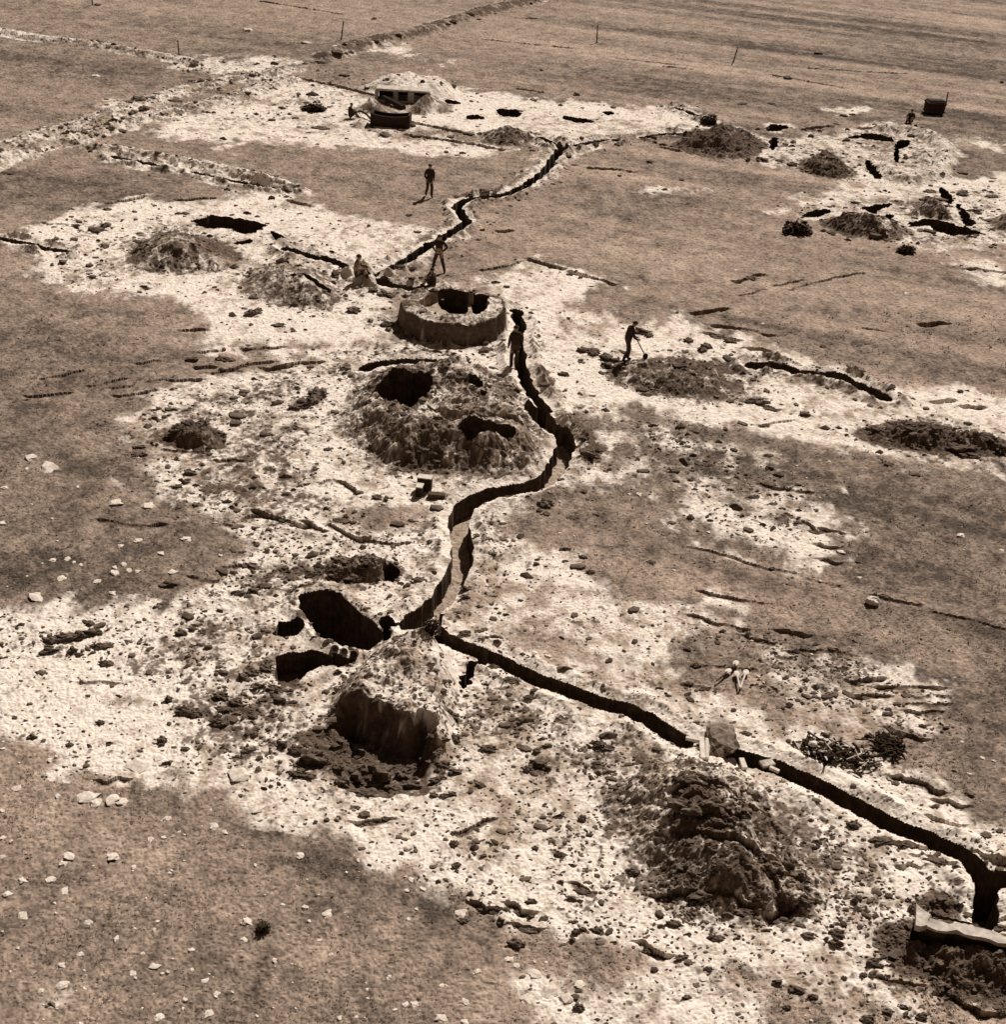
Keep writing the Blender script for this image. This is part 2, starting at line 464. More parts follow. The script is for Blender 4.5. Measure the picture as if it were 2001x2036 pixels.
STONY = [
    (.5, 20, [(240, 780), (560, 660), (760, 900), (800, 1000), (780, 1200), (560, 1200), (430, 1100), (430, 1000), (290, 950)]),
    (.9, 15, [(430, 1085), (560, 1050), (760, 1060), (760, 1120), (560, 1110), (480, 1150), (380, 1140)]),
    (.45, 20, [(0, 1150), (280, 1160), (560, 1110), (560, 1250), (300, 1200), (0, 1230)]),
    (.7, 20, [(220, 1230), (540, 1160), (560, 1480), (360, 1430), (330, 1330)]),
    (.95, 15, [(520, 1390), (650, 1330), (830, 1400), (850, 1440), (760, 1480), (600, 1480)]),
    (.55, 20, [(830, 1260), (1290, 1390), (1420, 1450), (1200, 1560), (960, 1450), (850, 1400)]),
    (.85, 15, [(1130, 1380), (1290, 1400), (1330, 1440), (1200, 1450)]),
    (.75, 20, [(1180, 1600), (1290, 1480), (1480, 1480), (1700, 1640), (1640, 1760), (1400, 1760), (1260, 1700)]),
    (.95, 12, [(1690, 1790), (1740, 1750), (1960, 1800), (1960, 1910), (1800, 1870)]),
    (.6, 20, [(1300, 1820), (1560, 1800), (1780, 1880), (1760, 1960), (1560, 1900)]),
    (.5, 20, [(880, 1690), (1100, 1720), (1250, 1780), (1100, 1790), (900, 1730)]),
    (.25, 20, [(760, 1450), (1200, 1560), (1250, 1700), (1000, 1740), (700, 1620), (560, 1500)]),
    (.8, 12, [(1190, 700), (1290, 655), (1400, 690), (1450, 760), (1300, 760)]),
    (.9, 12, [(1610, 820), (1760, 790), (1904, 830), (1904, 870), (1760, 870)]),
    (.45, 15, [(1150, 790), (1330, 800), (1540, 930), (1540, 1060), (1300, 990)]),
    (.6, 15, [(1060, 670), (1180, 660), (1170, 700), (1080, 690)]),
    (.7, 15, [(240, 430), (340, 400), (470, 480), (400, 520), (250, 510)]),
    (.5, 15, [(430, 500), (560, 470), (700, 530), (680, 590), (460, 570)]),
    (.5, 12, [(110, 430), (230, 400), (250, 560), (110, 540)]),
    (.5, 12, [(740, 560), (1000, 590), (1000, 690), (760, 660), (690, 620)]),
    (.7, 10, [(870, 980), (960, 970), (950, 1130), (880, 1160)]),
    (.55, 10, [(770, 990), (860, 980), (850, 1070), (780, 1180), (760, 1110)]),
    (.6, 14, [(1290, 1180), (1480, 1210), (1620, 1240), (1780, 1310), (1780, 1380), (1600, 1400), (1420, 1290)]),
    (.5, 14, [(1440, 1380), (1700, 1400), (1880, 1560), (1760, 1540)]),
    (.6, 8, [(700, 250), (900, 245), (1080, 265), (1040, 285), (880, 280), (720, 262)]),
    (.5, 8, [(1250, 240), (1780, 240), (1800, 330), (1600, 330), (1300, 300)]),
    (.5, 8, [(1480, 390), (1904, 350), (1904, 470), (1560, 460)]),
    (.4, 8, [(340, 115), (560, 115), (700, 160), (560, 230), (320, 240)]),
]
stc = np.zeros(XC.shape, np.float32)
for v, soft, poly in STONY:
    stc = np.maximum(stc, v * poly_mask(PL('Z', poly), soft))
STON = spread_up(stc)
DARK_SOIL_SHADE = [
    (.75, 12, [(520, 1390), (650, 1330), (840, 1400), (850, 1430), (760, 1480), (600, 1470)]),
    (.8, 10, [(1690, 1800), (1740, 1750), (1960, 1810), (1960, 1905), (1790, 1860)]),
    (.6, 12, [(1240, 1560), (1320, 1500), (1460, 1500), (1600, 1680), (1560, 1760), (1280, 1720)]),
    (.6, 12, [(1190, 700), (1290, 655), (1400, 690), (1450, 760), (1300, 760)]),
    (.7, 12, [(1610, 820), (1760, 795), (1904, 830), (1904, 870), (1760, 870)]),
    (.5, 12, [(430, 1085), (560, 1055), (760, 1065), (750, 1110), (560, 1105), (480, 1140)]),
    (.5, 14, [(620, 800), (1050, 860), (1000, 930), (720, 920)]),  # front of the largest mound, its shaded side darkened by colour
    (.45, 14, [(870, 1290), (1290, 1400), (1320, 1440), (1180, 1440), (900, 1330)]),
    (.4, 20, [(300, 1240), (540, 1180), (560, 1440), (400, 1420)]),
    (.36, 20, [(250, 780), (560, 680), (640, 690), (640, 960), (600, 1060), (440, 1000), (290, 940)]),
    (.42, 20, [(600, 690), (1040, 700), (1140, 830), (1100, 930), (760, 940), (600, 850)]),
    (.4, 20, [(320, 1170), (560, 1100), (800, 1180), (720, 1480), (500, 1480), (380, 1400)]),
    (.36, 20, [(860, 1290), (1290, 1400), (1250, 1560), (900, 1480)]),
    (.34, 16, [(870, 990), (950, 985), (940, 1130), (870, 1170)]),
]
dsc = np.zeros(XC.shape, np.float32)
for v, soft, poly in DARK_SOIL_SHADE:
    dsc = np.maximum(dsc, v * poly_mask(PL('Z', poly), soft))
SOIL_SHADE = spread_up(dsc)

# ------------------------------------------------------------------ low undulation
Z += 0.10 * fbm(X, Y, 1 / 14.0, 2, 3)
#MOUNDS
# ------------------------------------------------------------------ earth mounds and banks
G_B = "old stone and earth banks dividing the fields"
i = reg('bank', 'stone_bank', "pale rubble bank along the far side of the stony lane", 'bank', G_B)
bank(i, PL('A', [(-80, 850), (120, 800), (250, 745), (420, 720), (600, 655), (800, 575), (1000, 520), (1200, 465), (1400, 430), (1620, 392)]), 1.0, .26, .05, stony=.8)
i = reg('bank', 'stone_bank', "pale rubble bank along the near side of the stony lane", 'bank', G_B)
bank(i, PL('A', [(-80, 920), (120, 855), (270, 795), (480, 770), (700, 690), (950, 625), (1300, 555), (1450, 490), (1620, 445)]), 0.9, .26, .05, stony=.8)
i = reg('bank', 'stone_bank', "darker overgrown bank running on from the lane to the far top edge", 'bank', G_B)
bank(i, PL('B', [(-40, 320), (150, 255), (350, 215), (600, 150), (800, 80), (1000, 30), (1180, -20), (1400, -70)]), 1.1, .4, .06, spoil=.25, stony=.5, soil=.75)
i = reg('bank', 'stone_bank', "thin pale wall crossing the farthest field to the pale scrape", 'bank', G_B)
bank(i, PL('A', [(-80, 165), (200, 220), (500, 252), (750, 292), (1000, 335), (1085, 360)]), 0.8, .3, .05, spoil=.95)
i = reg('bank', 'stone_bank', "stony bank beside the straight narrow ditch, ending at the white scrape", 'bank', G_B)
bank(i, PL('A', [(330, 790), (480, 815), (800, 862), (1000, 902), (1250, 950), (1500, 1010), (1660, 1060)]), 0.6, .26, .05, stony=.8)

i = reg('bank', 'stone_bank', "pale curved bank thrown up round the far gun pit", 'bank', G_B)
bank(i, PL('C', [(1240, 730), (1400, 735), (1530, 790), (1575, 870), (1540, 960), (1430, 1010), (1290, 1000), (1240, 940)]), .9, .45, spoil=.95, stony=.4, soil=.1)
G_M = "heaps of thrown-up earth around the strongpoint"
b_poly = [(190, 470), (230, 400), (330, 280), (440, 215), (620, 180), (800, 180), (1000, 190), (1200, 200), (1330, 280), (1410, 430), (1490, 560), (1535, 680), (1470, 800), (1300, 830), (1100, 825), (900, 800), (700, 790), (500, 765), (380, 660), (250, 560)]
MB = reg('mound', 'earth_mound', "largest mound, with an open pit and a slot dug into its top", 'mound', G_M)
mound(MB, PL('b', [(150, 500), (200, 420), (330, 280), (440, 215), (620, 190), (700, 400), (640, 780), (500, 765), (370, 680), (240, 590)]), .6, 2.0, .11, .1, .7, .85)
mound(MB, PL('b', b_poly), 1.0, 1.75, .13, .12, .8, .85)
i = reg('mound', 'earth_mound', "stony ring-shaped mound in front of the far curved dark dugout", 'mound', G_M)
mound(i, PL('D', [(690, 310), (760, 230), (900, 180), (1100, 190), (1280, 240), (1340, 340), (1200, 400), (1000, 410), (820, 400)]), .65, 1.9, .08, .5, .8, .75)
i = reg('mound', 'earth_mound', "rounded mound just below the seated man in the pale shirt", 'mound', G_M)
mound(i, PL('D', [(1330, 480), (1400, 380), (1560, 330), (1750, 360), (1850, 440), (1910, 520), (1850, 600), (1700, 610), (1500, 570)]), .75, 2.1, .07, .5, .6, .75)
i = reg('mound', 'earth_mound', "curved stony heap outside the bend of the winding trench", 'mound', G_M)
mound(i, PL('b', [(1490, 480), (1600, 465), (1760, 560), (1840, 650), (1760, 750), (1680, 740), (1680, 600)]), .5, .8, .14, .8, .9, .4)
i = reg('mound', 'earth_mound', "small oval stony heap beside the standing man's trench", 'mound', G_M)
mound(i, PL('b', [(1415, 210), (1470, 170), (1545, 290), (1500, 335), (1440, 290)]), .35, .5, .1, .7, .8, .5)
MC = reg('mound', 'earth_mound', "pale topped mound with a steep dark cut face below the oval pit", 'mound', G_M)
mound(MC, PL('a', [(560, 1000), (700, 900), (830, 760), (950, 690), (1250, 660), (1400, 650), (1600, 800), (1660, 980), (1640, 1200), (1620, 1450), (1560, 1700), (1300, 1850), (800, 1880), (560, 1800), (420, 1500), (420, 1200)]), .8, .75, .10, .1, .45, .92)
ML = reg('mound', 'earth_mound', "broad ridged mound of dark turf below the small dugout", 'mound', G_M)
mound(ML, PL('L', [(-330, 520), (-220, 400), (0, 270), (220, 290), (440, 350), (600, 480), (640, 600), (760, 760), (900, 960), (930, 1150), (830, 1240), (600, 1230), (400, 1260), (150, 1200), (-50, 1060), (-200, 860), (-300, 680)]), .8, 2.0, .14, .08, .8, .9)
i = reg('mound', 'earth_mound', "large dark grassy mound of the far cluster, by the trench end", 'mound', G_M)
mound(i, PL('C', [(40, 810), (140, 750), (240, 720), (410, 735), (520, 760), (570, 810), (500, 875), (330, 890), (150, 858)]), .95, 2.6, .16, .8, .8, .3)
i = reg('mound', 'earth_mound', "ragged two-humped mound between the far grassy mound and the far gun pit", 'mound', G_M)
mound(i, PL('C', [(740, 935), (780, 890), (860, 855), (960, 870), (1010, 920), (1080, 960), (1000, 1005), (880, 985), (800, 962)]), .7, 1.6, .2, .7, .8, .45)
i = reg('mound', 'earth_mound', "pale smooth mound beside the far gun pit's black slot", 'mound', G_M)
mound(i, PL('C', [(1355, 910), (1370, 830), (1420, 800), (1500, 820), (1550, 890), (1500, 950), (1420, 950)]), .7, 2.0, .08, .3, .3, .75)
i = reg('mound', 'earth_mound', "stony mound in front of the farthest three black holes", 'mound', G_M)
mound(i, PL('C', [(860, 1250), (940, 1210), (1100, 1240), (1250, 1245), (1350, 1262), (1385, 1312), (1250, 1352), (1100, 1325), (960, 1292)]), .8, 1.5, .16, .6, .8, .6)
i = reg('mound', 'earth_mound', "grey mound behind the long ragged black hole", 'mound', G_M)
mound(i, PL('C', [(1340, 1205), (1400, 1140), (1480, 1100), (1560, 1130), (1600, 1190), (1620, 1235), (1500, 1212)]), .9, 1.6, .16, .6, .6, .65)
i = reg('mound', 'earth_mound', "grey mound cut by the picture edge beside the far black hole", 'mound', G_M)
mound(i, PL('C', [(1795, 1245), (1850, 1205), (1910, 1185), (2010, 1240), (2000, 1285), (1880, 1295)]), .8, 1.5, .14, .6, .6, .5)
i = reg('mound', 'earth_mound', "pointed mound in front of the far bunker, one face in sun", 'mound', G_M)
mound(i, PL('d', [(450, 390), (540, 335), (700, 325), (860, 380), (700, 425)]), 1.25, 2.0, .05, .6, .2, .5)
i = reg('mound', 'earth_mound', "long smooth mound covering the end of the far bunker", 'mound', G_M)
mound(i, PL('d', [(965, 385), (1050, 335), (1180, 315), (1310, 325), (1400, 375), (1320, 415), (1100, 440)]), 1.05, 1.7, .06, .6, .2, .45)
i = reg('mound', 'earth_mound', "small pale heap at the foot of the dark trough", 'mound', G_M)
mound(i, PL('d', [(450, 540), (520, 480), (620, 470), (660, 530), (590, 560)]), .5, 1.0, .05, .3, .2, .8)
i = reg('mound', 'earth_mound', "low stony spread beside the far trench junction", 'mound', G_M)
mound(i, PL('B', [(800, 770), (880, 725), (1050, 725), (1130, 770), (1060, 815), (900, 815)]), .5, 1.6, .12, .6, .8, .6)
i = reg('mound', 'earth_mound', "low dark stony patch near the walking man with the tool", 'mound', G_M)
mound(i, PL('F', [(-320, 920), (-100, 880), (180, 870), (340, 950), (360, 1090), (100, 1100), (-150, 1060), (-280, 990)]), .3, 1.0, .12, .7, .85, .5)
i = reg('mound', 'earth_mound', "dark clod heap at the edge of the spoil under the far bank", 'mound', G_M)
mound(i, PL('F', [(1090, 1330), (1160, 1260), (1350, 1230), (1600, 1290), (1904, 1330), (2000, 1400), (1800, 1430), (1500, 1400), (1250, 1370)]), .35, .9, .16, .85, .95, .4)
i = reg('mound', 'earth_mound', "dark heap of clods alone on the pale spread", 'mound', G_M)
mound(i, PL('D', [(930, 1300), (1020, 1260), (1150, 1250), (1250, 1300), (1230, 1380), (1050, 1390), (940, 1360)]), .4, .7, .18, .8, .9, .4)
i = reg('mound', 'earth_mound', "dark rubble ridge behind the oval pit", 'mound', G_M)
mound(i, PL('H', [(-60, 640), (60, 590), (250, 600), (370, 640), (380, 700), (250, 720), (60, 720), (-80, 700)]), .4, .5, .16, .8, .9, .4)
MW = reg('mound', 'earth_mound', "dark lumpy slope in front of the low concrete wall", 'mound', G_M)
mound(MW, PL('e', [(60, 900), (250, 760), (420, 760), (1000, 880), (1900, 1040), (1900, 1680), (1300, 1620), (900, 1560), (780, 1450), (400, 1280), (150, 1080)]), .35, .9, .2, .9, 1.0, .3)
i = reg('mound', 'earth_mound', "small dark heap behind the low concrete wall", 'mound', G_M)
mound(i, PL('e', [(600, 480), (720, 400), (950, 420), (1180, 520), (1200, 640), (1000, 600), (700, 560)]), .4, .6, .12, .8, .9, .4)

bp_ = P('d', 955, 305)
bw_ = 450 * float(mpp(*bp_)) / 4.76
bh_ = 90 * float(mpp(*bp_)) / 4.76
te = np.linspace(0, 2 * math.pi, 24, endpoint=False)
i = reg('mound', 'earth_mound', "pale flat mound of spoil banked over the back of the far bunker", 'mound', G_M)
mound(i, np.stack([bp_[0] + .3 + (bw_ / 2 + 1.7) * np.cos(te), bp_[1] + 3.9 + 3.3 * np.sin(te)], 1), bh_ + .1, 1.5, .04, .1, .1, .95)
# the round gun emplacement: a thick sod ring
RC = P('E', 678, 690)
RR = 2.3
th = np.linspace(0, 2 * math.pi, 48, endpoint=False)
ring = np.stack([RC[0] + RR * np.cos(th), RC[1] + RR * np.sin(th)], 1)
RING = reg('mound', 'gun_emplacement', "round sod-walled emplacement with a dark open pit, hub of the trenches", 'emplacement')
RWALL = reg('mound', 'outer_wall', None, None, None, RING)
ring_r = refine(ring, .2, .05, True)
sl, d, _, _ = seg_field(ring_r, 1.6, True)
ins = inside(ring_r, X[sl], Y[sl])
wth = .2 + .25 * np.maximum(fbm(X[sl], Y[sl], .7, 3, 131), -.2)
Z[sl] = np.where(ins, .86 * sstep(d / wth) + .16 * sstep((d - .2) / 1.0), Z[sl])
ROUGH[sl] = np.where(ins, .06, ROUGH[sl])
SOIL_SHADE[sl] = np.where(ins, np.where(d < .26, 1.1, .3), SOIL_SHADE[sl])  # outer wall band darkened: shade put into the colour of the sods
STON[sl] = np.where(ins, .6, STON[sl])
SPM[sl] = np.where(ins, .62, SPM[sl])
LAB[sl] = np.where(ins & (d > 0.0), np.where(d < .2, RWALL, RING), LAB[sl])

# turf cut away in strips and small ruts
for t, ln, h in [
    ('I', [(220, 770), (380, 815), (540, 838)], .22), ('I', [(140, 900), (440, 985)], .3), ('I', [(450, 1015), (600, 1060)], .22),
    ('I', [(700, 1110), (880, 1098), (1050, 1130)], .32), ('I', [(1060, 1270), (1200, 1255)], .35), ('I', [(1210, 1310), (1530, 1310)], .32),
    ('I', [(1080, 1350), (1240, 1352)], .3), ('I', [(1360, 1355), (1540, 1355)], .26), ('I', [(1370, 1400), (1550, 1395)], .24), ('I', [(1370, 1440), (1530, 1440)], .26),
    ('I', [(545, 185), (810, 225)], .25), ('I', [(680, 345), (850, 435)], .25), ('I', [(880, 420), (1000, 455)], .32), ('I', [(870, 515), (945, 530)], .3),
    ('I', [(890, 590), (955, 615)], .3), ('I', [(650, 985), (780, 1010)], .35), ('I', [(640, 1130), (700, 1140)], .25), ('I', [(850, 1190), (1000, 1200)], .2),
    ('I', [(150, 520), (540, 630), (980, 745)], .12), ('I', [(1180, 795), (1420, 850)], .14), ('I', [(1520, 890), (1900, 985)], .14),
    ('I', [(330, 1195), (500, 1205)], .3), ('I', [(120, 1275), (250, 1310)], .25),
    ('G', [(1290, 405), (1420, 340)], .3), ('G', [(1430, 335), (1590, 380), (1690, 400)], .35), ('G', [(1720, 385), (1800, 435)], .35),
    ('H', [(0, 405), (100, 460), (190, 480)], .3), ('H', [(190, 480), (300, 512), (420, 500)], .25), ('H', [(-60, 170), (30, 155), (140, 225)], .25),
    ('G', [(570, 370), (700, 405), (830, 415), (890, 395)], .3), ('G', [(1620, 760), (1740, 730)], .3),
    ('G', [(1220, 640), (1400, 620)], .2), ('G', [(1060, 690), (1180, 715)], .2),
    ('D', [(1000, 720), (1120, 710)], .3), ('D', [(1120, 840), (1200, 830)], .3), ('D', [(1370, 825), (1580, 812)], .4), ('D', [(1500, 930), (1640, 900), (1790, 895)], .5),
    ('D', [(1100, 920), (1180, 920)], .3), ('D', [(660, 1085), (860, 1050)], .22), ('D', [(830, 1000), (1110, 990)], .3), ('D', [(500, 1030), (690, 985)], .2),
    ('D', [(630, 1045), (730, 1025)], .2), ('D', [(160, 1090), (380, 1065)], .25), ('D', [(240, 990), (465, 940)], .2), ('D', [(770, 900), (870, 885)], .2),
    ('D', [(1200, 960), (1400, 900), (1500, 890)], .3), ('D', [(250, 118), (370, 128)], .3), ('D', [(930, 1385), (1150, 1390)], .25), ('D', [(1220, 1440), (1330, 1445)], .3),
    ('E', [(840, 385), (1000, 355), (1090, 325)], .25), ('E', [(1090, 322), (1280, 375)], .35), ('E', [(1340, 390), (1560, 460)], .35), ('E', [(940, 170), (1005, 165)], .35),
    ('f', [(1060, 1010), (1150, 1030), (1190, 980), (1350, 950), (1480, 950)], .4),
    ('F', [(415, 448), (500, 415), (550, 408)], .5), ('F', [(430, 525), (560, 490)], .2), ('F', [(620, 470), (760, 440)], .22), ('F', [(700, 490), (950, 425), (1100, 400)], .22),
    ('F', [(1440, 680), (1560, 675)], .6), ('F', [(1120, 705), (1220, 720)], .25), ('F', [(290, 690), (460, 710), (600, 745)], .4), ('F', [(250, 735), (400, 770)], .5),
    ('F', [(170, 620), (330, 595)], .45), ('F', [(450, 1120), (540, 1100)], .3), ('F', [(500, 1125), (620, 1160)], .3), ('F', [(1500, 1110), (1600, 1105)], .35), ('F', [(1670, 1140), (1760, 1145)], .35),
    ('F', [(1690, 375), (1904, 395)], .5), ('F', [(540, 1250), (720, 1220)], .2), ('F', [(490, 815), (570, 828)], .35),
    ('B', [(410, 750), (760, 800), (940, 835)], .4), ('B', [(440, 680), (640, 720), (750, 745)], .4), ('B', [(1040, 495), (1180, 518)], .35), ('B', [(1440, 935), (1720, 962)], .3),
    ('B', [(640, 430), (700, 430), (850, 220), (1330, 270)][2:], .25), ('B', [(1590, 325), (1900, 360)], .25), ('B', [(1020, 100), (1130, 105)], .3), ('B', [(-20, 470), (100, 495), (230, 530)], .4),
    ('A', [(1620, 425), (1900, 490)], .5), ('A', [(1620, 1115), (1730, 1145)], .35), ('A', [(600, 1130), (800, 1090)], .3), ('A', [(980, 1110), (1190, 1100)], .25),
    ('A', [(1460, 10), (1900, 80)], .4), ('C', [(0, 370), (150, 385)], .25), ('C', [(600, 415), (1000, 490)], .2), ('C', [(800, 380), (1350, 410)], .2),
    ('C', [(0, 820), (90, 840)], .4), ('C', [(770, 720), (930, 700)], .4), ('C', [(1100, 715), (1180, 715)], .5), ('C', [(1090, 75), (1350, 110)], .2),
    ('L', [(60, 575), (120, 565), (200, 590)], .45), ('L', [(60, 640), (200, 665), (360, 705), (560, 775)], .6), ('L', [(170, 495), (300, 505), (400, 560)], .35),
    ('L', [(90, 430), (300, 430)], .3), ('L', [(220, 400), (400, 430), (560, 480)], .3), ('L', [(250, 590), (400, 600), (560, 690)], .3), ('L', [(260, 650), (450, 670)], .35),
    ('L', [(0, 1070), (250, 1080), (450, 1150)], .4), ('L', [(580, 1020), (730, 1010)], .35), ('L', [(600, 1190), (750, 1130), (830, 1100)], .45), ('L', [(640, 860), (710, 960)], .3),
    ('L', [(1290, 390), (1440, 420), (1530, 490)], .3), ('L', [(1540, 530), (1670, 570)], .28), ('L', [(1490, 640), (1660, 675)], .25), ('L', [(1260, 130), (1430, 195)], .25),
    ('L', [(1320, 775), (1420, 800)], .4), ('L', [(1430, 830), (1580, 900)], .35), ('L', [(1340, 890), (1450, 900)], .3), ('L', [(1740, 830), (1890, 900)], .4),
    ('L', [(1210, 1500), (1400, 1570)], .45), ('L', [(1540, 1600), (1640, 1650), (1780, 1720)], .5), ('L', [(1740, 1180), (1900, 1190)], .35),
    ('K', [(810, 1100), (880, 1130)], .35), ('K', [(1010, 1120), (1080, 1150)], .35), ('K', [(1740, 1340), (1850, 1390)], .4), ('K', [(1040, 1230), (1130, 1245)], .25),
    ('K', [(1350, 1000), (1440, 1045)], .25), ('K', [(700, 700), (900, 630)], .25), ('K', [(150, 650), (300, 630)], .25),
    ('J', [(560, 420), (690, 410)], .2), ('G', [(480, 1270), (610, 1275)], .3),
    ('b', [(780, 350), (900, 400), (1100, 430), (1300, 440)], .45), ('b', [(860, 470), (960, 470)], .2),
]:
    zz = 1.05 if t == 'b' else (.9 if t == 'L' and ln[0][0] < 700 and ln[0][1] < 900 else 0)
    scarp(PL(t, ln, zz), h * (.3 if t in 'DF' else .42 if P(t, *ln[0])[1] > 38 else .3), .16 + .16 * h)

# ------------------------------------------------------------------ fine relief
TOPO = fbm(X, Y, 1.4, 4, 21)
ncl = fbm(X * 0.8, Y * 0.6, 0.32, 7, 33, .74)
nf = fbm(X * .85, Y * .6, 1.7, 5, 35, .66)
spn = SPM + 2.0 * ncl + 1.6 * nf
SP = sstep((spn - 0.20) / 0.56).astype(np.float32)
SP = np.where(SPM < 0.03, 0, SP)
far = np.clip(Y / 60, .6, 2.4)
Z += (.012 + .02 * SP) * vn(X * 4.3, Y * 4.3, 5) * far
Z += STON * .12 * np.maximum(vn(X * 4.4, Y * 4.4, 46), -.1)
Z += (.05 * (1 - .3 * SP)) * vn(X * 9.0, Y * 9.0, 6) * np.clip(far, .6, 1.6)
Z += .034 * vn(X * 21, Y * 21, 8)
Z += (ROUGH * 4.0) * fbm(X, Y, 1.5, 5, 41, .68)
Z += STON * .09 * np.maximum(vn(X * 3.1, Y * 3.1, 44) + vn(X * 6.7, Y * 6.7, 45), 0)
Z[:8] = 0
Z[-13:] = 0

# cut into the pale-topped mound: the steep dark face
top = [(470, 1190), (540, 1100), (640, 1110), (800, 1165), (950, 1190), (1080, 1230), (1170, 1280), (1280, 1240), (1400, 1260), (1430, 1420)]
cut = np.concatenate([PL('a', top, .75), PL('a', [(1500, 1650), (1480, 2000), (900, 2060), (500, 1960), (480, 1640), (440, 1400)], 0.0)])
cut_r = refine(cut, .2, .05, True)
Z0 = Z.copy()
FACE = reg('pit', 'cut_face', None, None, None, MC)
sl, d, cx, cy = seg_field(cut_r, 2.6, True)
ins = inside(cut_r, X[sl], Y[sl])
s = (np.abs(d) < .45 * CELL[sl])
X[sl] = np.where(s, cx, X[sl])
Y[sl] = np.where(s, cy, Y[sl])
SNAP[sl] |= s
ins &= ~s
fl = -.25 + .25 * np.clip((d - .9) / 1.2, 0, 1) + .35 * fbm(X[sl], Y[sl], 1.6, 4, 71)
wall = np.clip(d / .42, 0, 1)
zt = Z[sl] * (1 - wall) + np.minimum(Z[sl], fl) * wall + .12 * fbm(X[sl], Y[sl], 2.5, 3, 72) * wall
Z[sl] = np.where(ins, np.minimum(zt, Z[sl]), Z[sl])
SOIL_SHADE[sl] = np.where(ins, np.maximum(SOIL_SHADE[sl], .95 * np.clip(2.0 - d / .7, 0, 1)), SOIL_SHADE[sl])
LAB[sl] = np.where(ins & (d < .55) & (cy > P('a', 900, 1560)[1]), FACE, LAB[sl])
#TRENCHES
# ------------------------------------------------------------------ pits
Z0 = Z.copy()
G_P = "holes dug around the strongpoint"


def add_pit(label, t, pts, depth=1.0, z=0.0, floor=None, name='pit', cat='pit', **k):
    i = reg('pit', name, label, cat, G_P)
    pit(i, PL(t, pts, z), depth=depth, floor=floor, **k)
    return i


OVAL = [(150, 240), (220, 185), (320, 145), (450, 150), (540, 200), (640, 290), (760, 400), (880, 480), (930, 560), (900, 640), (760, 700), (640, 690), (470, 640), (330, 560), (240, 440), (180, 340)]
OVP = add_pit("big oval black pit with a thin pale rim", 'a', OVAL, 3.2, rim=.1, jit=.05, spoil=1.5, spread=.55)
add_pit("small square pit touching the oval pit's pale rim", 'a', [(-70, 500), (0, 430), (170, 430), (235, 520), (120, 555), (0, 580), (-70, 560)], .9)
add_pit("wide dark hollow under the pipe ends of the oval pit", 'a', [(-60, 800), (70, 700), (200, 715), (430, 735), (470, 720), (600, 770), (700, 760), (600, 860), (420, 840), (240, 870), (180, 1000), (60, 1040), (-60, 980)], .6, jit=.08)
add_pit("angular niche cut into the corner of the oval pit", 'a', [(880, 430), (1010, 390), (1020, 470), (1080, 440), (1090, 460), (1025, 520), (1000, 600), (950, 655), (925, 560)], 1.0)
add_pit("square shaft where the winding and straight trenches meet", 'a', [(1385, 380), (1490, 380), (1480, 500), (1430, 560), (1375, 540)], 1.4, smooth=0)
add_pit("open pit dug into the top of the largest mound", 'b', [(415, 270), (480, 215), (600, 180), (700, 172), (800, 205), (815, 245), (740, 330), (690, 375), (640, 395), (550, 345), (470, 300)], z=.95, floor=-.6, depth=None)
add_pit("small curved hole on the back of the largest mound", 'b', [(985, 215), (1040, 190), (1110, 195), (1115, 255), (1060, 245), (1000, 230)], .8, 1.1)
add_pit("tiny square hole on the back of the largest mound", 'b', [(1095, 265), (1145, 265), (1140, 325), (1100, 325)], .6, 1.1, smooth=0)
add_pit("long slot with a pale lip across the front of the largest mound", 'b', [(950, 465), (1060, 450), (1200, 490), (1320, 490), (1310, 530), (1200, 540), (970, 540)], None, 1.1, .35)
BASIN = add_pit("wide shallow basin sunk in the top of the round emplacement", 'E', [(478, 562), (540, 520), (660, 505), (800, 520), (890, 560), (865, 615), (760, 642), (620, 632), (520, 602)], None, .95, .55)
add_pit("dark opening inside the round emplacement, wider half", 'E', [(590, 560), (620, 535), (680, 528), (740, 540), (760, 575), (758, 618), (700, 624), (640, 612), (600, 590)], z=.6, floor=-.9, depth=None, spoil=.5)
add_pit("dark opening inside the round emplacement, narrower half", 'E', [(790, 560), (850, 555), (880, 572), (850, 610), (800, 632), (780, 628)], z=.6, floor=-.9, depth=None, spoil=.5)
add_pit("curved dark dugout with a ragged lip behind the far stony ring mound", 'D', [(1065, 135), (1120, 95), (1250, 80), (1400, 110), (1480, 125), (1470, 160), (1380, 190), (1290, 170), (1230, 150), (1100, 155)], 1.1, jit=.12)
add_pit("black tail end of the far curved dugout", 'D', [(1495, 165), (1540, 170), (1615, 225), (1600, 245), (1560, 240)], 1.3)
add_pit("flat sliver of a hole below the far curved dugout", 'D', [(1295, 232), (1400, 213), (1415, 230), (1330, 248)], .6)
add_pit("shallow ragged slit on top of the mound by the seated man", 'D', [(1590, 400), (1680, 390), (1830, 415), (1840, 445), (1700, 430)], .6, .7, jit=.08)
add_pit("dark square hole in the rubble ridge behind the oval pit", 'H', [(270, 650), (300, 620), (380, 645), (370, 695), (330, 725), (290, 715)], .9)
add_pit("black gap in the turf behind the small dugout's roof", 'c', [(240, 330), (262, 240), (310, 195), (345, 225), (400, 210), (470, 280), (480, 320), (300, 345)], 1.2)
add_pit("narrow slit beside the far tank-like trough", 'B', [(620, 560), (650, 552), (720, 570), (718, 584), (650, 578)], .8)
add_pit("black rectangular pit in the middle of the far white strip", 'B', [(915, 610), (940, 605), (1040, 612), (1062, 640), (1030, 655), (930, 645)], 1.3, smooth=0)
add_pit("small black pit in front of the far rectangular one", 'B', [(738, 645), (790, 638), (850, 655), (848, 668), (760, 672)], 1.2)
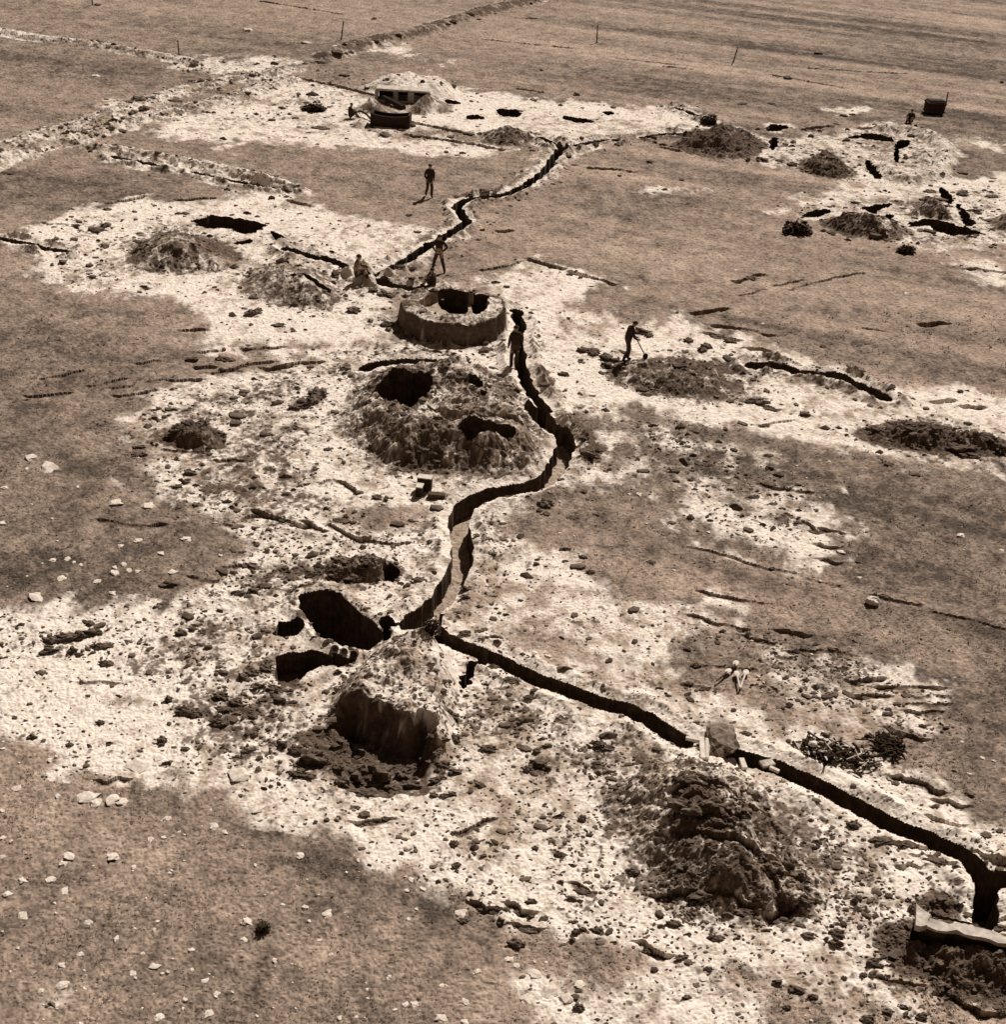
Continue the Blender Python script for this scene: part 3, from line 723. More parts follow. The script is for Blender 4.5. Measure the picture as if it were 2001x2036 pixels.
add_pit("long ragged pit on the far white strip", 'B', [(1270, 645), (1330, 650), (1460, 672), (1465, 686), (1380, 690), (1290, 668)], 1.2, jit=.1)
add_pit("tiny dark pit at the end of the far white strip", 'B', [(1510, 622), (1550, 618), (1580, 632), (1550, 645), (1515, 638)], 1.0)
add_pit("black wedge-shaped pit with a knobbed lip beyond the far grassy mound", 'C', [(560, 722), (590, 690), (640, 695), (690, 695), (670, 728), (600, 735)], 1.2, jit=.1)
add_pit("forked black pit below the far grassy mound's edge", 'C', [(585, 775), (640, 762), (640, 795), (620, 840), (590, 835)], 1.0, jit=.1)
add_pit("leftover oval black hole apart from the far stony mound", 'C', [(765, 1198), (850, 1168), (920, 1162), (932, 1185), (880, 1205), (800, 1212)], 1.3)
add_pit("lozenge-shaped black hole beside the far stony mound", 'C', [(975, 1190), (1060, 1175), (1130, 1205), (1080, 1240), (1010, 1222)], 1.4)
add_pit("bent black hole behind the far stony mound", 'C', [(1070, 1155), (1270, 1130), (1265, 1150), (1195, 1168), (1180, 1198), (1130, 1172)], 1.4)
add_pit("small slanting black hole on the far stony mound", 'C', [(1185, 1228), (1250, 1190), (1285, 1205), (1230, 1242)], 1.2)
add_pit("long ragged black hole in the far cluster", 'C', [(1340, 1235), (1420, 1225), (1500, 1215), (1620, 1245), (1700, 1270), (1780, 1290), (1770, 1315), (1650, 1310), (1500, 1292), (1460, 1258), (1350, 1258)], 1.5, jit=.15)
add_pit("short black cleft above the far cluster", 'C', [(1525, 1050), (1550, 1038), (1620, 1108), (1600, 1140), (1560, 1120)], 1.3)
add_pit("tall black cleft joining the far cluster's holes", 'C', [(1615, 1130), (1650, 1135), (1735, 1245), (1700, 1262), (1655, 1225)], 1.3, jit=.1)
add_pit("upright black slot of the far gun pit", 'C', [(1275, 830), (1312, 822), (1312, 905), (1282, 908)], 1.4)
add_pit("black hood-shaped hole above the far gun pit's slot", 'C', [(1275, 812), (1310, 780), (1380, 782), (1360, 815), (1315, 830), (1285, 828)], 1.4)
add_pit("long black slit behind the far gun pit", 'C', [(1012, 768), (1110, 742), (1180, 742), (1285, 765), (1280, 798), (1200, 782), (1100, 775)], 1.3, jit=.1)
add_pit("black wedge between the far mounds", 'C', [(1112, 895), (1145, 888), (1175, 940), (1225, 1002), (1160, 992)], 1.3)
add_pit("dark flat hole behind the three-hole cluster", 'C', [(1345, 1212), (1420, 1170), (1480, 1160), (1550, 1200), (1490, 1195), (1440, 1212)], 1.0, .5, jit=.15)

add_pit("narrow slot behind the low concrete wall", 'e', [(665, 608), (1225, 715), (1215, 745), (660, 636)], .5, smooth=0)

# ------------------------------------------------------------------ trenches and ditches
G_T = "dug trenches linking the emplacements"


def add_trench(label, parts, w=.28, depth=1.3, name='trench', cat='trench', jit=.05, **k):
    i = reg('trench', name, label, cat, G_T)
    trench(i, np.concatenate([PL(t, p) for t, p in parts]), w, depth, jit=jit, **k)


add_trench("long straight black trench from the square shaft to the small dugout", [('H', [(585, 1005), (650, 1045), (830, 1110), (990, 1190), (1140, 1260), (1300, 1320), (1500, 1395), (1700, 1440)]), ('L', [(10, 152), (110, 205)])], .265, 1.5, bank_h=.1, jit=.02, clean=.9, stony=.1)
add_trench("straight black trench from the small dugout to the corner fork", [('L', [(400, 285), (480, 315), (560, 330), (640, 355), (850, 450), (1100, 580), (1300, 690), (1500, 765), (1640, 830), (1740, 925), (1790, 985)])], .275, 1.5, bank_h=.1, jit=.02, clean=.9, stony=.1)
add_trench("black trench leaving the corner fork towards the picture edge", [('L', [(1790, 985), (1840, 975), (1904, 985), (2100, 1000)])], .27, 1.5, bank_h=.05)
add_trench("short trench dropping from the corner fork to the concrete wall", [('L', [(1790, 985), (1795, 1060), (1785, 1130), (1780, 1215)])], .24, .9, bank_h=.05)
add_trench("winding trench with a sunlit floor curling round the largest mound", [('H', [(450, 962), (550, 885), (630, 790), (690, 690), (722, 580), (708, 450), (700, 360), (760, 285), (880, 235), (1050, 205), (1190, 170), (1240, 100), (1275, 20)]), ('E', [(1315, 1360), (1270, 1290), (1170, 1235), (1130, 1180)])], .33, .72, bank_h=.12)
TRODDEN = NEXT['trench'] - 1
add_trench("narrow trench beside the round emplacement where a man stands", [('E', [(1030, 615), (1048, 700), (1040, 800), (1045, 900), (1072, 980), (1095, 1040), (1125, 1110), (1195, 1178)])], .24, 1.3)
add_trench("long crooked trench from the seated men up to the far junction", [('f', [(390, 690), (470, 730), (560, 715), (700, 640), (840, 560), (1000, 460), (1200, 330), (1330, 265), (1450, 190), (1590, 110), (1640, 60)]), ('B', [(755, 1240), (715, 1190), (690, 1155), (720, 1125), (800, 1105), (940, 1100), (1020, 1070), (1120, 1010), (1200, 950), (1240, 880), (1280, 840), (1330, 825), (1450, 795), (1590, 783)])], .26, 1.3)
add_trench("short branch trench at the far junction", [('B', [(1280, 840), (1230, 805), (1150, 768)])], .25, 1.2)
add_trench("thin trench running from the far white strip to the grassy mound", [('B', [(1730, 770), (1800, 755), (1904, 745)]), ('C', [(60, 748), (130, 745)])], .25, 1.2)
add_trench("trench curving down to the man in the pale shirt", [('D', [(1590, 268), (1650, 285), (1770, 320)]), ('f', [(-60, 485), (0, 500), (120, 550), (250, 640)])], .24, 1.2)
add_trench("short black trench in front of the man sitting with bent arms", [('f', [(620, 790), (720, 815), (850, 835), (1000, 860), (1150, 865), (1240, 835)])], .27, 1.3)
add_trench("short hooked trench branching off the straight one by the cut mound", [('a', [(1840, 815), (1760, 870), (1700, 930), (1665, 1020)])], .11, .9, bank_h=.03)
add_trench("back trench along the rear foot of the largest mound", [('b', [(385, 165), (470, 140), (650, 118), (760, 122), (880, 128)])], .25, .9, stony=.7)
add_trench("stone-filled ditch crossing the far pale spread", [('F', [(480, 912), (620, 908), (760, 955), (900, 975), (970, 965), (1010, 1000), (1120, 1050), (1230, 1098)])], .3, .6, jit=.1, stony=1.0, stony_w=.8)
add_trench("straight narrow ditch under the stony bank, lower half", [('A', [(1080, 962), (1300, 1005), (1520, 1055)])], .2, .8, name='ditch', cat='ditch', stony=.1)
add_trench("straight narrow ditch under the stony bank, upper half", [('A', [(630, 875), (780, 905), (940, 935)])], .2, .8, name='ditch', cat='ditch', stony=.1)
add_trench("narrow black ditch coming in from the picture edge to the far ring mound", [('D', [(-80, 190), (0, 208), (200, 250), (380, 290)])], .22, .8, name='ditch', cat='ditch', stony=.1)
add_trench("short dark ditch beyond the grassy mound", [('C', [(65, 605), (130, 622), (205, 652)])], .3, .8, name='ditch', cat='ditch', stony=.2)

# ------------------------------------------------------------------ colours of the ground
SP = sstep((SPM + 2.0 * ncl * np.clip(1.6 - SPM, .3, 1) + 1.6 * nf * np.clip(1.6 - SPM, .3, 1) - 0.20) / 0.56).astype(np.float32)      # again, now that the trench lips are in
SP = np.where(SPM < 0.03, 0, SP)
dvec = P('Z', 1904, 1190) - P('Z', 1000, 970)
dvec = dvec / np.linalg.norm(dvec)
along = X * dvec[0] + Y * dvec[1]
across = -X * dvec[1] + Y * dvec[0]
STREAK = vn(along / 9.0, across / 0.7, 61) * .6 + vn(along / 26.0, across / 1.8, 62) + 1.1 * vn(along / 70.0, across / 4.2, 60)
GT = 1 + TONE + .3 * fbm(X, Y, .16, 5, 63, .65) + .75 * STREAK * np.clip((X + 10) / 18, .4, 1) + 1.1 * fbm(X, Y * .8, 1.3, 4, 69, .7) + .30 * vn(X * 2.9, Y * 2.1, 68) + .45 * vn(X * 6.1, Y * 5.1, 64) + .5 * vn(X * 17, Y * 17, 65)
GT = np.clip(GT, .3, 1.8)
SOIL_SHADE_F = sstep((.9 * SOIL_SHADE + .30 * STON + 1.0 * fbm(X, Y * .8, .8, 4, 66, .6) + 1.5 * fbm(X, Y * .8, 3.2, 4, 67, .7) - .52) / .34)

# ------------------------------------------------------------------ materials
def new_mat(name, rough=0.95):
    m = bpy.data.materials.new(name)
    m.use_nodes = True
    b = m.node_tree.nodes["Principled BSDF"]
    b.inputs["Roughness"].default_value = rough
    b.inputs["Specular IOR Level"].default_value = 0.08
    return m, m.node_tree, b


def noise(nt_, scale, detail=4, rough=.6, vec=None):
    n = nt_.nodes.new("ShaderNodeTexNoise")
    n.inputs["Scale"].default_value = scale
    n.inputs["Detail"].default_value = detail
    n.inputs["Roughness"].default_value = rough
    if vec is None:
        g = nt_.nodes.new("ShaderNodeNewGeometry")
        vec = g.outputs["Position"]
    nt_.links.new(vec, n.inputs["Vector"])
    return n.outputs["Fac"]


def ramp(nt_, fac, stops):
    r = nt_.nodes.new("ShaderNodeValToRGB")
    e = r.color_ramp.elements
    while len(e) < len(stops):
        e.new(0.5)
    for k, (p_, c_) in enumerate(stops):
        e[k].position = p_
        e[k].color = (*c_, 1) if len(c_) == 3 else c_
    nt_.links.new(fac, r.inputs[0])
    return r.outputs[0]


def mixc(nt_, fac, a, b, mode='MIX'):
    m = nt_.nodes.new("ShaderNodeMix")
    m.data_type = 'RGBA'
    m.blend_type = mode
    for k, v in ((0, fac), (6, a), (7, b)):
        if hasattr(v, 'is_linked') or hasattr(v, 'links'):
            nt_.links.new(v, m.inputs[k])
        elif k == 0:
            m.inputs[0].default_value = v
        else:
            m.inputs[k].default_value = (*v, 1)
    return m.outputs[2]


GRASS = (.28, .212, .165)
SPOILC = (.765, .675, .59)
SOIL_SHADE_C = (.115, .08, .058)
M_GROUND, gnt, gb = new_mat("ground_earth")
at = gnt.nodes.new("ShaderNodeAttribute")
at.attribute_name = "mix"
sep = gnt.nodes.new("ShaderNodeSeparateColor")
gnt.links.new(at.outputs["Color"], sep.inputs[0])
gr = ramp(gnt, noise(gnt, 7, 6, .75), [(.3, (.55, .55, .55)), (.5, (1, 1, 1)), (.72, (1.45, 1.45, 1.45))])
gcol = mixc(gnt, 1.0, GRASS, gr, 'MULTIPLY')
tonec = gnt.nodes.new("ShaderNodeCombineColor")
for k in range(3):
    gnt.links.new(sep.outputs[1], tonec.inputs[k])
gcol = mixc(gnt, 1.0, gcol, tonec.outputs[0], 'MULTIPLY')
sr = ramp(gnt, noise(gnt, 5, 6, .8), [(.3, (.5, .46, .42)), (.44, (.86, .84, .82)), (.55, (1, 1, 1)), (.75, (1.08, 1.08, 1.08))])
scol = mixc(gnt, 1.0, SPOILC, sr, 'MULTIPLY')
stc_ = gnt.nodes.new('ShaderNodeCombineColor')
for k in range(3):
    gnt.links.new(at.outputs['Alpha'], stc_.inputs[k])
scol = mixc(gnt, 1.0, scol, ramp(gnt, at.outputs['Alpha'], [(.25, (.3, .25, .2)), (.62, (.62, .57, .52)), (.9, (1, 1, 1)), (1.0, (1.08, 1.08, 1.08))]), 'MULTIPLY')
bcol = mixc(gnt, 1.0, SOIL_SHADE_C, ramp(gnt, noise(gnt, 6, 5, .75), [(.3, (.4, .4, .4)), (.6, (1.3, 1.3, 1.3)), (.75, (3.2, 3.3, 3.4))]), 'MULTIPLY')
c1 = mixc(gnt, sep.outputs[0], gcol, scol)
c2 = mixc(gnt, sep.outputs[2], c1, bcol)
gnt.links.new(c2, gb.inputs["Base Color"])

M_SHADED_EARTH, dnt, db = new_mat("shaded_earth")  # dark earth, with the shade in trenches and pits put into its colour
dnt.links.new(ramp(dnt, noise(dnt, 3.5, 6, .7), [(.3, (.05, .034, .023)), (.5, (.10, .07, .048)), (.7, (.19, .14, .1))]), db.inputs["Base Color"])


def simple(name, c0, c1_, scale=6, rough=.9):
    m, t_, b_ = new_mat(name, rough)
    tc = t_.nodes.new("ShaderNodeTexCoord")
    oi = t_.nodes.new("ShaderNodeObjectInfo")
    ad = t_.nodes.new("ShaderNodeVectorMath")
    ad.operation = 'ADD'
    t_.links.new(tc.outputs["Object"], ad.inputs[0])
    t_.links.new(oi.outputs["Location"], ad.inputs[1])
    t_.links.new(ramp(t_, noise(t_, scale, 5, .7, ad.outputs[0]), [(.32, c0), (.68, c1_)]), b_.inputs["Base Color"])
    return m


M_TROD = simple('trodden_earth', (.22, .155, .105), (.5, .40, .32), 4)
M_CLOD = simple("turf_clod", (.04, .028, .02), (.2, .15, .112), 2.2)
M_STONE = simple("pale_stone", (.48, .40, .33), (.82, .72, .62), 7)
M_PALE = simple("pale_board", (.5, .43, .36), (.78, .69, .6), 5, .7)
M_WOOD = simple("dark_wood", (.05, .032, .02), (.12, .08, .05), 12, .8)
M_DARK = simple("tarred_board", (.025, .016, .011), (.06, .04, .027), 8, .8)
M_CONC = simple("pale_concrete", (.3, .25, .205), (.70, .62, .54), 3.5, .85)
M_CLOTH = simple("dark_cloth", (.03, .02, .014), (.07, .047, .032), 14)
M_CLOTH2 = simple("drab_cloth", (.05, .033, .022), (.1, .068, .045), 14)
M_SHIRT = simple("pale_shirt", (.26, .18, .12), (.4, .29, .21), 14)
M_SKIN = simple("skin", (.33, .22, .15), (.42, .29, .2), 20, .6)
M_BUSH = simple("dark_leaves", (.02, .013, .008), (.075, .05, .03), 5)
M_LEAF = simple("bush_leaf", (.03, .02, .012), (.11, .075, .047), 9)  # leaf colour, the same all over each bush

# ------------------------------------------------------------------ the ground sheet and everything dug in or heaped on it
VERT = np.stack([X.ravel(), Y.ravel(), Z.ravel()], 1).astype(np.float32)
ST = 1.0 + .75 * fbm(X * .8, Y * .7, .35, 4, 101, .6) + 1.5 * fbm(X, Y * .8, 2.2, 4, 102, .72) - .22 * STON
ST = np.clip(ST, .25, 1.12)
crumb = .55 * vn(X * 4.2, Y * 3.4, 121) + .6 * vn(X * 9.3, Y * 8.1, 122) + .5 * vn(X * 19, Y * 17, 123) + .8 * fbm(X, Y, .7, 3, 124)
CR = sstep((crumb + .50 * STON - .40) / .16) * np.clip(SPM * 2, 0, 1)
SOIL_SHADE_F = np.maximum(SOIL_SHADE_F, .85 * CR)
ATTR = np.stack([SP.ravel(), GT.ravel().astype(np.float32), SOIL_SHADE_F.ravel().astype(np.float32), ST.ravel().astype(np.float32)], 1).astype(np.float32)
idx = np.arange(NR * NC).reshape(NR, NC)
QUAD = np.stack([idx[:-1, :-1], idx[:-1, 1:], idx[1:, 1:], idx[1:, :-1]], -1).reshape(-1, 4)
FL = np.maximum(np.maximum(LAB[:-1, :-1], LAB[:-1, 1:]), np.maximum(LAB[1:, 1:], LAB[1:, :-1])).ravel()


def grid_object(name, sel, mat, origin=(0, 0, 0), parent=None):
    q = QUAD[sel]
    u, inv = np.unique(q.ravel(), return_inverse=True)
    me = bpy.data.meshes.new(name)
    me.vertices.add(len(u))
    co = VERT[u] - np.array(origin, np.float32)
    me.vertices.foreach_set("co", co.ravel())
    me.loops.add(len(inv))
    me.loops.foreach_set("vertex_index", inv.astype(np.int32))
    n = len(q)
    me.polygons.add(n)
    me.polygons.foreach_set("loop_start", np.arange(0, n * 4, 4, dtype=np.int32))
    me.update(calc_edges=True)
    me.polygons.foreach_set("use_smooth", np.zeros(n, bool))
    a = me.attributes.new("mix", 'FLOAT_COLOR', 'POINT')
    a.data.foreach_set("color", ATTR[u].ravel())
    me.materials.append(mat)
    ob = bpy.data.objects.new(name, me)
    COL.objects.link(ob)
    if parent is not None:
        ob.parent = parent
        ob.location = Vector(origin) - parent.location
    else:
        ob.location = origin
    return ob


def tag(o, label=None, cat=None, group=None, kind=None):
    if label:
        o['label'] = label
    if cat:
        o['category'] = cat
    if group:
        o['group'] = group
    if kind:
        o['kind'] = kind
    return o


g = grid_object("ground", np.nonzero(FL == 0)[0], M_GROUND)
tag(g, kind='structure')
TERR = {}
for lid in sorted(set(FL.tolist()) - {0}):
    name, label, cat, group, par = LABELS[lid]
    sel = np.nonzero(FL == lid)[0]
    v = VERT[QUAD[sel].ravel()]
    org = (float(v[:, 0].mean()), float(v[:, 1].mean()), float(v[:, 2].min()))
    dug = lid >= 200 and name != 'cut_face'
    ob = grid_object(name, sel, (M_TROD if lid in (TRODDEN, BASIN) else M_SHADED_EARTH) if dug else M_GROUND, org, TERR.get(par))
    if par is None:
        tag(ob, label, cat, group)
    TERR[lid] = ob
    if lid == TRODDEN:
        ob.data.materials.append(M_SHADED_EARTH)
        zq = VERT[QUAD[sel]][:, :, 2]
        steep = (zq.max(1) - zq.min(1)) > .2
        ob.data.polygons.foreach_set("material_index", steep.astype(np.int32))  # steep walls take the dark earth, their shade painted in


def hz(x, yv):
    x = np.asarray(x, float)
    yv = np.asarray(yv, float)
    u = x / WF(yv)
    r = np.interp(yv, YR, np.arange(NR))
    c = np.interp(u, U, np.arange(NC))
    r0 = np.clip(r.astype(int), 0, NR - 2)
    c0 = np.clip(c.astype(int), 0, NC - 2)
    fr, fc = r - r0, c - c0
    return (Z[r0, c0] * (1 - fc) + Z[r0, c0 + 1] * fc) * (1 - fr) + (Z[r0 + 1, c0] * (1 - fc) + Z[r0 + 1, c0 + 1] * fc) * fr


def at_grid(A, x, yv):
    u = np.asarray(x) / WF(np.asarray(yv))
    r = np.clip(np.round(np.interp(yv, YR, np.arange(NR))).astype(int), 0, NR - 1)
    c = np.clip(np.round(np.interp(u, U, np.arange(NC))).astype(int), 0, NC - 1)
    return A[r, c]
#OBJECTS

# ------------------------------------------------------------------ small mesh helpers
def mesh_obj(name, bm, mat, parent=None, loc=(0, 0, 0), rot=(0, 0, 0), smooth=False):
    me = bpy.data.meshes.new(name)
    bm.to_mesh(me)
    bm.free()
    for p_ in me.polygons:
        p_.use_smooth = smooth
    me.materials.append(mat)
    o = bpy.data.objects.new(name, me)
    COL.objects.link(o)
    if parent is not None:
        o.parent = parent
    o.location = loc
    o.rotation_euler = rot
    return o


def empty(name, loc, rz=0, label=None, cat=None, group=None):
    o = bpy.data.objects.new(name, None)
    o.empty_display_size = .2
    COL.objects.link(o)
    o.location = loc
    o.rotation_euler = (0, 0, rz)
    tag(o, label, cat, group)
    return o


def box(bm, c, d, rot=None, bev=0.012, jit=0.0):
    r = bmesh.ops.create_cube(bm, size=1)
    vs = r['verts']
    bmesh.ops.scale(bm, vec=d, verts=vs)
    if jit:
        for v in vs:
            v.co += Vector([random.uniform(-jit, jit) for _ in range(3)])
    if bev:
        es = list({e for v in vs for e in v.link_edges})
        nv = bmesh.ops.bevel(bm, geom=es, offset=bev, segments=1, affect='EDGES')
        vs = list({v for f in nv['faces'] for v in f.verts} | {v for v in vs if v.is_valid})
    if rot is not None:
        bmesh.ops.rotate(bm, cent=(0, 0, 0), matrix=rot, verts=vs)
    bmesh.ops.translate(bm, vec=c, verts=vs)


def tube(bm, a, b, r0, r1=None, n=8):
    a, b = Vector(a), Vector(b)
    r1 = r0 if r1 is None else r1
    q = (b - a).to_track_quat('Z', 'Y').to_matrix()
    rings = []
    for p_, r in ((a, r0), (b, r1)):
        rings.append([bm.verts.new(p_ + q @ Vector((r * math.cos(2 * math.pi * k / n), r * math.sin(2 * math.pi * k / n), 0))) for k in range(n)])
    for k in range(n):
        bm.faces.new((rings[0][k], rings[0][(k + 1) % n], rings[1][(k + 1) % n], rings[1][k]))
    bm.faces.new(rings[0][::-1])
    bm.faces.new(rings[1])


def lump(bm, sub=2, amp=.3, flat=.75, seed=0):
    r = bmesh.ops.create_icosphere(bm, subdivisions=sub, radius=.5)
    rr = random.Random(seed)
    ph = [[rr.uniform(1.5, 4.5) for _ in range(3)] + [rr.uniform(0, 6.3)] for _ in range(5)]
    for v in r['verts']:
        n_ = sum(math.sin(v.co.x * p_[0] * 2 + v.co.y * p_[1] * 2 + v.co.z * p_[2] * 2 + p_[3]) for p_ in ph) / 5
        v.co *= 1 + amp * n_ + rr.uniform(-.35, .35) * amp
        v.co.z *= flat


ZONES = [((150, 1250), "on the broad white spoil above the near grass"), ((430, 1250), "beside the small square pit of the oval pit"),
         ((600, 1080), "on the rubble ridge behind the oval pit"), ((680, 1440), "below the steep dark cut face"),
         ((950, 1400), "between the cut face and the long straight trench"), ((1000, 1640), "on the bare white patch between the two near mounds"),
         ((1420, 1600), "on the ridged mound below the small dugout"), ((1500, 1830), "on the spoil edge below the ridged mound"),
         ((1830, 1830), "on the dark slope below the low concrete wall"), ((1600, 1330), "around the cut turf strips above the long trench"),
         ((850, 840), "on the largest mound with the open pit"), ((370, 830), "on the pale spread beside the largest mound"),
         ((1100, 830), "by the bend of the winding trench"), ((1290, 700), "on the stony patch behind the walking man with the tool"),
         ((1760, 840), "in the dark clod heap at the far edge of the spoil"), ((340, 480), "on the far stony ring mound"),
         ((570, 540), "on the mound below the man in the pale shirt"), ((880, 640), "around the round emplacement"),
         ((900, 1050), "along the lower winding trench"), ((1700, 380), "among the far cluster of pits"), ((350, 180), "along the stony lane"),
         ((800, 230), "around the far bunker"), ((600, 980), "around the turf island by the pale crates"), ((1400, 950), "on the thin spoil of the far field"),
         ((200, 1700), "in the near grass"), ((1250, 1900), "on the pale scrape at the bottom edge"), ((900, 1760), "along the border of near grass and spoil")]


def zone(sx, sy):
    zx, zy = sx * .9515, sy * .9515
    return min(ZONES, key=lambda q: (q[0][0] - zx) ** 2 + (1.3 * (q[0][1] - zy)) ** 2)[1]


def project(x, yv, z=0.0):
    v = cam_m.inverted() @ Vector((x, yv, z))
    return CX0 + v.x / -v.z * FOC, CY0 - v.y / -v.z * FOC


# ------------------------------------------------------------------ clods of turf: big ones seen one by one
CLOD_ME = []
for k in range(14):
    bm = bmesh.new()
    lump(bm, 3 if k < 8 else 1, .25 if k < 8 else .75, .75, 100 + k)
    if k < 8:
        for v in bm.verts:
            f_ = mnoise.fractal(v.co * 3.2 + Vector((k * 7.1, 3, 1)), .7, 2.1, 4)
            v.co *= 1 + .55 * f_
    me = bpy.data.meshes.new("turf_clod")
    bm.to_mesh(me)
    bm.free()
    me.polygons.foreach_set("use_smooth", np.zeros(len(me.polygons), bool))
    me.materials.append(M_CLOD)
    CLOD_ME.append(me)
STONE_ME = []
for k in range(6):
    bm = bmesh.new()
    lump(bm, 2, .6, .8, 300 + k)
    me = bpy.data.meshes.new("pale_stone")
    bm.to_mesh(me)
    bm.free()
    me.materials.append(M_STONE)
    STONE_ME.append(me)

